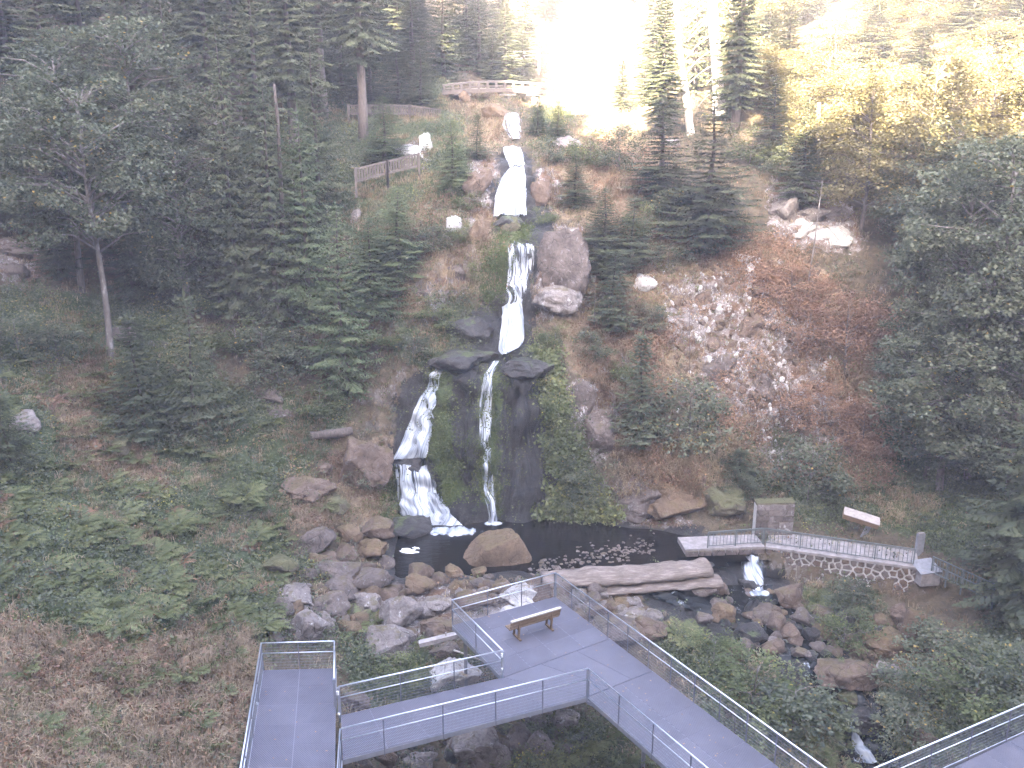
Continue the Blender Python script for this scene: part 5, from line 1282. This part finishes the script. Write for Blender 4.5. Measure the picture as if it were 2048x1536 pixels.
# --- forest behind
def forest(lst, Y0, label, group, protos, jitter=3):
    rr = np.random.RandomState(int(Y0)); base_label = label; order = sorted(q[0] for q in lst)
    for i, (px, ty, w) in enumerate(lst):
        label = base_label + ', %s from the left' % ORD[order.index(px)]
        Y = Y0 + rr.uniform(-jitter, jitter); x = P_y(px, 300, Y)[0]; z = float(H(x, Y))
        pr = protos[i % len(protos)]; top = P_y(px, ty, Y)[2]
        hgt = np.clip(top - z, 5, 34) if ty is not None else 24
        plant('spruce', pr, (x, Y, z), hgt, w * Y / F_PX, label, 'tree', group, sink=.4)
forest([(40, -200, 190), (110, -160, 200), (190, -220, 210), (280, -200, 200), (350, -60, 180), (430, -220, 210), (520, -160, 190), (590, -240, 200), (0, -100, 200), (-80, -200, 220)], 52, 'dark spruce in the shaded forest behind the left maples', 'spruces behind the left maples', [TALL[1], TALL[0], TALL[2]])
forest([(80, -300, 200), (240, -320, 210), (400, -330, 210), (560, -320, 200), (650, -260, 180), (20, -320, 210), (160, -300, 200), (320, -300, 200), (480, -300, 200)], 60, 'tall spruce deep in the dark left forest', 'spruces deep in the left forest', [TALL[1], TALL[2], TALL[0]])
forest([(560, -40, 170), (610, 30, 160), (650, 60, 150), (690, 110, 130), (745, 120, 120), (800, 100, 130), (845, 90, 120)], 63.5, 'spruce behind the long paling fence on the high path', 'spruces behind the long paling fence', [SPRUCE[0], TALL[1], SPRUCE[2]], 1.5)
forest([(690, -120, 150), (760, -60, 150), (830, -40, 150), (890, -80, 140), (800, -200, 150), (640, -160, 150)], 69, 'spruce above the high path left of the wooden footbridge', 'spruces above the high path', [TALL[1], SPRUCE[2]])
forest([(840, 20, 120), (905, 40, 120), (960, -60, 130), (1010, -20, 120), (935, -120, 130), (985, 60, 90), (1045, 40, 80)], 79, 'spruce behind the wooden footbridge', 'spruces behind the wooden footbridge', [TALL[1], SPRUCE[2], SPRUCE[0]], 4)
forest([(700, -260, 130), (780, -260, 130), (860, -240, 130), (930, -240, 130), (1000, -160, 120), (1050, -110, 100), (620, -300, 140)], 90, 'high spruce on the slope far behind the wooden footbridge', 'spruces far behind the footbridge', [TALL[1]], 4)
forest([(1110, 60, 90), (1160, 20, 100), (1210, 60, 100), (1260, -20, 110), (1135, -80, 100), (1190, -120, 110), (1090, -60, 90), (1240, -140, 110)], 112, 'sunlit spruce in the glowing gap of the valley', 'sunlit spruces in the valley gap', [TALL[1]], 6)
forest([(1520, 20, 140), (1590, -60, 140), (1660, -20, 150), (1740, -80, 150), (1820, -40, 150), (1900, -100, 150), (1980, -60, 150), (2060, -100, 150), (1300, -160, 120), (1380, -200, 130)], 74, 'sunlit spruce on the bright slope at the upper right', 'sunlit spruces at the upper right', [TALL[1], SPRUCE[2]], 5)
forest([(1330, -260, 110), (1420, -300, 120), (1560, -240, 120), (1700, -260, 120), (1860, -260, 130), (2000, -280, 130)], 96, 'sunlit spruce high on the far right slope', 'sunlit spruces on the far right slope', [TALL[1]], 6)
rr = np.random.RandomState(91)
for i, (x, ty, w, Yv) in enumerate([(1480, 60, 130, 63), (1560, 20, 140, 66), (1640, 70, 140, 60), (1730, 30, 150, 64), (1820, 60, 150, 60), (1910, 20, 150, 63), (2000, 50, 150, 60), (1240, 130, 70, 70), (1285, 90, 80, 72)]):
    g = P_y(x, 300, Yv); z = float(H(g[0], Yv)); top = P_y(x, ty, Yv)[2]
    plant('spruce', [SPRUCE[0], TALL[1], SPRUCE[2]][i % 3], (g[0], Yv, z), np.clip(top - z, 5, 20), w * Yv / F_PX, 'spruce among the sunlit broadleaf trees at the upper right, %s from the left' % ORD[sorted([1480, 1560, 1640, 1730, 1820, 1910, 2000, 1240, 1285]).index(x)], 'tree', 'spruces among the sunlit broadleaf trees')
# unseen ridge behind the camera: spruces added to keep the gorge in shade
rr = np.random.RandomState(8)
for i in range(46):
    x = -62 + i * 2.4 + rr.uniform(-1, 1); y = -24 + rr.uniform(-5, 3)
    hgt = rr.uniform(7, 12) if x > -30 else rr.uniform(16, 22)
    plant('spruce', TALL[1], (x, y, float(H(x, y))), hgt, hgt * .42, 'spruce on the ridge that shades the gorge', 'tree', 'spruces on the shading ridge')

# ------------------------------------------------------------------ ferns
def fern_mesh(seed, nf=12, L=1.0):
    rr = np.random.RandomState(seed); B, Dr, Sd, Ls, Ws, Vv = [], [], [], [], [], []
    for f in range(nf):
        a = 6.283 * f / nf + rr.uniform(-.25, .25); e = np.array([math.cos(a), math.sin(a), 0]); sid = np.array([-e[1], e[0], 0]); l = L * rr.uniform(.75, 1.15); bend = rr.uniform(.75, 1.15)
        s = np.linspace(.1, 1, 17); P = e * (l * .85 * s ** 1.15)[:, None] + np.stack([0 * s, 0 * s, l * (.95 * s - bend * .72 * s ** 2)], -1)
        T = nrm(np.gradient(P, axis=0)); pl = .30 * l * np.sin(np.pi * (.12 + .86 * s)) ** .8 + .02
        bv = rr.uniform(-.18, .18)
        for sg in (-1, 1):
            d = nrm(sid * sg + T * .45 + np.array([0, 0, -.15]) + rr.normal(size=(17, 3)) * .06)
            B.append(P); Dr.append(d); Sd.append(nrm(T + rr.normal(size=(17, 3)) * .1)); Ls.append(pl); Ws.append(np.full(17, .055 * l)); Vv.append(.5 + bv + rr.uniform(-.12, .12, 17))
    V, Fq = rhombs(np.concatenate(B), np.concatenate(Dr), np.concatenate(Sd), np.concatenate(Ls), np.concatenate(Ws))
    return mesh('fern', V, Fq, M['fern'], False, np.repeat(np.concatenate(Vv), 4))
FERN = [fern_mesh(1), fern_mesh(2, 14), fern_mesh(3, 10)]
DEAD = FERN[2].copy(); DEAD.materials.clear(); DEAD.materials.append(M['brown'])
def fern(px, py, wpx, label, group=None, lift=0.0, k=None):
    b = hit1(px, py); s = wpx * mpp(b) / 1.75
    o = obj('fern', FERN[R0.randint(3) if k is None else k], None, (b[0], b[1], b[2] - .05 + lift), (R0.uniform(-.15, .35), R0.uniform(-.2, .2), R0.rand() * 6.28)); o.scale = (s, s, s * .9)
    return tag(o, label, 'fern', group)
for px, py, w, lab in [(1364, 1275, 100, 'large round fern right of the platform railing'), (1632, 1205, 70, 'light green fern below the stone wall'), (705, 1260, 110, 'big fern between the tall pale boulder and the round one'), (745, 1245, 90, 'fern leaning on the large round pale boulder'),
                       (790, 1320, 70, 'fern behind the walkway rail beside the yellowing leaves'), (836, 1275, 56, 'small fern left of the pale squared beam'), (1150, 1510, 150, 'big fern below the inner corner of the walkways'), (1210, 1480, 120, 'fern at the foot of the inner corner post'),
                       (1080, 1520, 110, 'fern at the bottom edge right of the biggest pale boulder'), (1250, 1530, 120, 'fern at the bottom edge beside the main walkway'), (1720, 1270, 90, 'fern under the yellow green shrub in the stream'), (660, 1085, 50, 'fern leaning on the big rounded dark boulder'), (640, 1020, 60, 'fresh fern above the big rounded dark boulder')]:
    fern(px, py, w, lab)
rr = np.random.RandomState(31)
for i in range(40):
    fern(rr.uniform(0, 480), rr.uniform(1270, 1500), rr.uniform(50, 90), 'fern scattered in the dry grass at the lower left', 'ferns in the dry grass')
cnt = 0
while cnt < 250:
    px, py = rr.uniform(-20, 560), rr.uniform(640, 1300)
    if zval(Zgreen, np.array([px]), np.array([py]))[0] < .35 + .5 * (vnoise(np.array([[px * .02, py * .02, 3]]), 14)[0] * .5 + .2) or rr.rand() > .35 + .65 * (vnoise(np.array([[px * .012, py * .016, 0]]), 4)[0] > -.1): continue
    if cnt % 8 == 3:
        o_ = fern(px, py, 60 * rr.uniform(.6, 1.2), 'withered brown fern among the green ferns on the left slope', 'withered ferns on the left slope'); o_.data = DEAD; cnt += 1; continue
    fern(px, py, (48 + 56 * (py - 640) / 660) * rr.uniform(.6, 1.35), 'green fern in the fern thicket on the left slope', 'ferns on the left slope'); cnt += 1
for i in range(26):
    fern(rr.uniform(1560, 2048), rr.uniform(960, 1060), rr.uniform(36, 60), 'fern on the shaded bank behind the iron railing', 'ferns behind the iron railing')
for i in range(24):
    fern(rr.uniform(1430, 1690), rr.uniform(1370, 1536), rr.uniform(50, 90), 'fern in the thicket right of the main walkway', 'ferns right of the main walkway')

# ------------------------------------------------------------------ bushes near the water
for bx, by, ty, w, k, lab in [(1430, 1340, 1270, 130, 0, 'light green bush with round leaves right of the platform railing'), (1500, 1420, 1320, 190, 0, 'wide leafy bush between walkway and biggest red brown boulder'), (1590, 1480, 1370, 200, 1, 'grey green leafy bush right of the walkway at the bottom'),
                              (1690, 1300, 1215, 110, 0, 'yellow green shrub on the stream boulders'), (1700, 1220, 1165, 110, 1, 'dark leafy shrub at the foot of the stone wall'), (1830, 1420, 1330, 160, 1, 'grey leafed shrub right of the foaming drop'), (1940, 1420, 1320, 190, 0, 'green thicket bush above the lower right railing'),
                              (1880, 1340, 1250, 150, 1, 'leafy shrub right of the tall leaning boulder'), (1810, 1500, 1420, 130, 1, 'shrub in front of the reddish rock at the lower right'), (2030, 1400, 1300, 180, 1, 'bush at the right edge above the lower right railing'), (1460, 1500, 1420, 150, 0, 'bush directly beside the right railing of the main walkway'),
                              (800, 1375, 1320, 110, 0, 'yellowing leafy plant behind the walkway rail'), (880, 1400, 1355, 90, 1, 'silvery leafy plant in front of the white blotched boulder'), (1110, 920, 880, 60, 0, 'green creeper patch on the mossy strip of the rock wall'), (1150, 960, 905, 90, 1, 'leafy plant at the foot of the slanting rock'),
                              (1660, 1350, 1310, 50, 0, 'small plant on top of the biggest red brown boulder edge')]:
    tree(BUSH[k], bx, by, ty, w, lab, name='shrub', cat='shrub')

# ------------------------------------------------------------------ ground cover
sel = (GY[:-1] > 12)
XC, YC = (XX[:-1, :-1] + XX[1:, 1:]) / 2, (YY[:-1, :-1] + YY[1:, 1:]) / 2
ZC = (ZZ[:-1, :-1] + ZZ[1:, 1:]) / 2
NX = -(ZZ[:-1, 1:] - ZZ[:-1, :-1]) / (XX[:-1, 1:] - XX[:-1, :-1]); NY = -(ZZ[1:, :-1] - ZZ[:-1, :-1]) / (YY[1:, :-1] - YY[:-1, :-1])
AREA = (XX[:-1, 1:] - XX[:-1, :-1]) * (YY[1:, :-1] - YY[:-1, :-1]) * np.sqrt(1 + NX ** 2 + NY ** 2)
PXC, PYC = proj(XC, YC, ZC)
INV = (PXC > -120) & (PXC < 2170) & (PYC > -60) & (PYC < 1640) & (YC > 13)
LUM = fbm(np.stack([XC * .5, YC * .5, ZC * .5], -1), 3, 61)
def sample(dens, n, seed):
    w = (AREA * dens * INV).ravel(); rr = np.random.RandomState(seed)
    k = rr.choice(len(w), n, p=w / w.sum()); j, i = np.unravel_index(k, AREA.shape)
    u, v = rr.rand(n), rr.rand(n)
    x = GX[i] + u * (GX[i + 1] - GX[i]); y = GY[j] + v * (GY[j + 1] - GY[j])
    nn = nrm(np.stack([NX[j, i], NY[j, i], np.ones(n)], -1))
    return np.stack([x, y, H(x, y)], -1) + offs(x, y), nn
zg, zd, zw, zr, zm = (zval(z, PXC, PYC) for z in (Zgreen, Zdry, Zwet, Zrock, Zmoss))
water = (ZC < POOLZ + .05) & (np.abs(XC - 2) < 9) & (YC > 34) & (YC < 41)
fernbed = (PXC < 560) & (PYC > 640) & (PYC < 1300)
far = np.where(fernbed, .7, 1) / (1 + np.clip(YC - 45, 0, 99) / 25)
underdeck = (XC > -8.5) & (XC < 12) & (YC < 24.5) & (ZC < -1.0) 
def leaves(name, P, N, nl, size, spread, mat, seed, up=.5, kind='stuff'):
    rr = np.random.RandomState(seed); n = len(P)
    c = np.repeat(P, nl, 0); nn = np.repeat(N, nl, 0); m = n * nl
    off = rr.normal(size=(m, 3)) * spread; off -= nn * (off * nn).sum(-1, keepdims=True) * .5
    b = c + off + nn * (spread * rr.uniform(.1, 1.4, (m, 1))) + A(0, 0, spread * .3)
    d = nrm(rr.normal(size=(m, 3)) * A(1, 1, .5) + nn * .4); s = nrm(np.cross(d, nn + rr.normal(size=(m, 3)) * up))
    l = size * rr.uniform(.6, 1.4, m)
    V, Fq = rhombs(b, d, s, l, l * .75)
    tone = np.repeat(rr.uniform(-.22, .22, n), nl) + np.repeat(.25 * fbm(P * .6, 2, 5), nl)
    return tag(obj(name, mesh(name, V, Fq, M[mat], False, np.repeat(np.clip(.5 + tone + rr.uniform(-.18, .18, m), 0, .93), 4))), kind=kind)
P, N = sample((zg * 1.0 + .22 * zd * np.clip(LUM * 2, 0, 1) + .16 * (1 - zd) * (1 - zw) * (1 - zr)) * far * (~water) * np.clip(.6 - 1.2 * LUM, .05, 1.5), 15000, 1)
leaves('undergrowth', P, N, 14, .10, .20, 'leaf', 2)
P, N = sample((zg * 1.0 + zm * 1.2 + .25 * zd * np.clip(-LUM * 2, 0, 1) + .08) * far * (~water) * (1 - .8 * zr) * np.clip(.4 - LUM, .05, 1.5), 9000, 3)
leaves('undergrowth', P, N, 13, .09, .17, 'leaf_light', 4)
P, N = sample(zm * far * (~water) * np.clip(.6 + 1.5 * LUM, .05, 2), 3600, 30)
leaves('moss_cushions', P, N, 16, .07, .11, 'moss', 31)
P, N = sample((zd * .8 + .08 * (1 - zw)) * far * (~water) * (1 - .85 * zr) * np.clip(.5 + LUM, .05, 1.5), 5000, 5)
leaves('withered_ground_cover', P, N, 10, .09, .17, 'brown', 6)
def blades(name, P, N, nb, hgt, mat, seed):
    rr = np.random.RandomState(seed); n = len(P); m = n * nb
    c = np.repeat(P, nb, 0) + rr.normal(size=(m, 3)) * A(.10, .10, .02); nn = np.repeat(N, nb, 0)
    a = rr.rand(m) * 6.28; e = np.stack([np.cos(a), np.sin(a), 0 * a], -1); dn = nrm(nn * A(1, 1, 0) + 1e-6)
    o = nrm(e + dn * .9); L = hgt * np.repeat(rr.uniform(.6, 1.3, n), nb) * rr.uniform(.6, 1.2, m)
    sd = np.stack([-o[:, 1], o[:, 0], 0 * a], -1) * .011
    p1 = c + A(0, 0, 1) * (L * .55)[:, None] + o * (L * .22)[:, None]; p2 = c + A(0, 0, 1) * (L * rr.uniform(.35, .75, m))[:, None] + o * (L * .72)[:, None]
    V = np.stack([c - sd, c + sd, p1 + sd * .9, p1 - sd * .9, p2], 1).reshape(-1, 3); k = np.arange(m) * 5
    Fq = np.concatenate([np.stack([k, k + 1, k + 2], -1), np.stack([k, k + 2, k + 3], -1), np.stack([k + 3, k + 2, k + 4], -1)])
    tone = np.repeat(np.clip(.45 + .3 * fbm(P * .5, 3, 15) + rr.uniform(-.2, .2, n), 0, .95), nb)
    return tag(obj(name, mesh(name, V, Fq, M[mat], False, np.repeat(np.clip(tone + rr.uniform(-.15, .15, m), 0, 1), 5))), kind='stuff')
P, N = sample((zd * 1.0 * (1 - .8 * zr * (PXC > 1300)) + .9 * zg * np.clip(LUM * 2.5 - .1, 0, 1) + zr * .08 + .10 * (1 - zg) * (1 - zw)) * far * (~water) * (1 - zw * .9), 19000, 7)
blades('dry_grass', P, N, 9, .42, 'dry', 8)
P, N = sample(zone_strip := ((PXC > 1050) & (PXC < 1250) & (PYC > 680) & (PYC < 1045)) * zm * (.3 + np.clip(LUM * 2, 0, 1)), 420, 40)
leaves('wall_creepers', P, N, 16, .17, .20, 'leaf_light', 41)
P, N = sample(inside_dry := (zd * (PXC > 1280) * (PYC > 470) * (PYC < 980)) * np.clip(.3 + 1.6 * LUM, .02, 1.5) * (1 - .85 * zr), 2600, 17)
leaves('withered_creeper', P, N, 16, .10, .26, 'brown', 18)
P, N = sample(((PXC > 1230) & (PXC < 1490) & (PYC > 880) & (PYC < 1000)) * (.3 + np.clip(LUM * 2, 0, 1)), 900, 50)
blades('dry_grass', P + A(0, -.15, .25), N, 10, .5, 'dry', 51)
P, N = sample((zg * .8 + zm * .5 + .35 * zd * (PXC < 600) + .05) * far * (~water), 6000, 9)
blades('green_grass', P, N, 8, .38, 'fern', 10)

# a few leaves blown onto the decks
rr = np.random.RandomState(4); B = []
while len(B) < 70:
    x, y = rr.uniform(500, 1600), rr.uniform(1210, 1530); p = P_z(x, y, .008)
    if inpoly(np.array([x]), np.array([y]), [(910, 1250), (1108, 1196), (1540, 1530), (1400, 1530), (1180, 1395), (1010, 1360)])[0] or inpoly(np.array([x]), np.array([y]), [(530, 1342), (670, 1340), (670, 1530), (500, 1530)])[0]: B.append(p)
B = np.array(B); a = rr.rand(70) * 6.28; d = np.stack([np.cos(a), np.sin(a), .1 + 0 * a], -1)
V, Fq = rhombs(B, d, np.stack([-d[:, 1], d[:, 0], 0 * a], -1), rr.uniform(.05, .10, 70), rr.uniform(.03, .06, 70))
tag(obj('fallen_leaves', mesh('fallen_leaves', V, Fq, M['brown'], False, np.repeat(rr.uniform(.5, 1, 70), 4))), kind='stuff')
# ------------------------------------------------------------------ air
hm = NT('valley_haze')
vol = hm.n('VolumePrincipled', {'Color': (.93, .90, .98, 1), 'Density': HAZE, 'Anisotropy': 0.0})
hm.t.links.new(vol.outputs[0], hm.out.inputs['Volume'])
hb = MB(); zlo = float(ZZ.min()) - 1.0
ztop = max(max((o.matrix_basis.translation.z + 30) for o in COL.objects if o.name.startswith('spruce') and o.parent is None) if any(o.name.startswith('spruce') for o in COL.objects) else 100, float(ZZ.max()) + 2)
hb.box((0, 46, (zlo + ztop) / 2), (82, 0, 0), (0, 112, 0), (0, 0, (ztop - zlo) / 2))
tag(hb.build('haze', hm.m), kind='stuff')
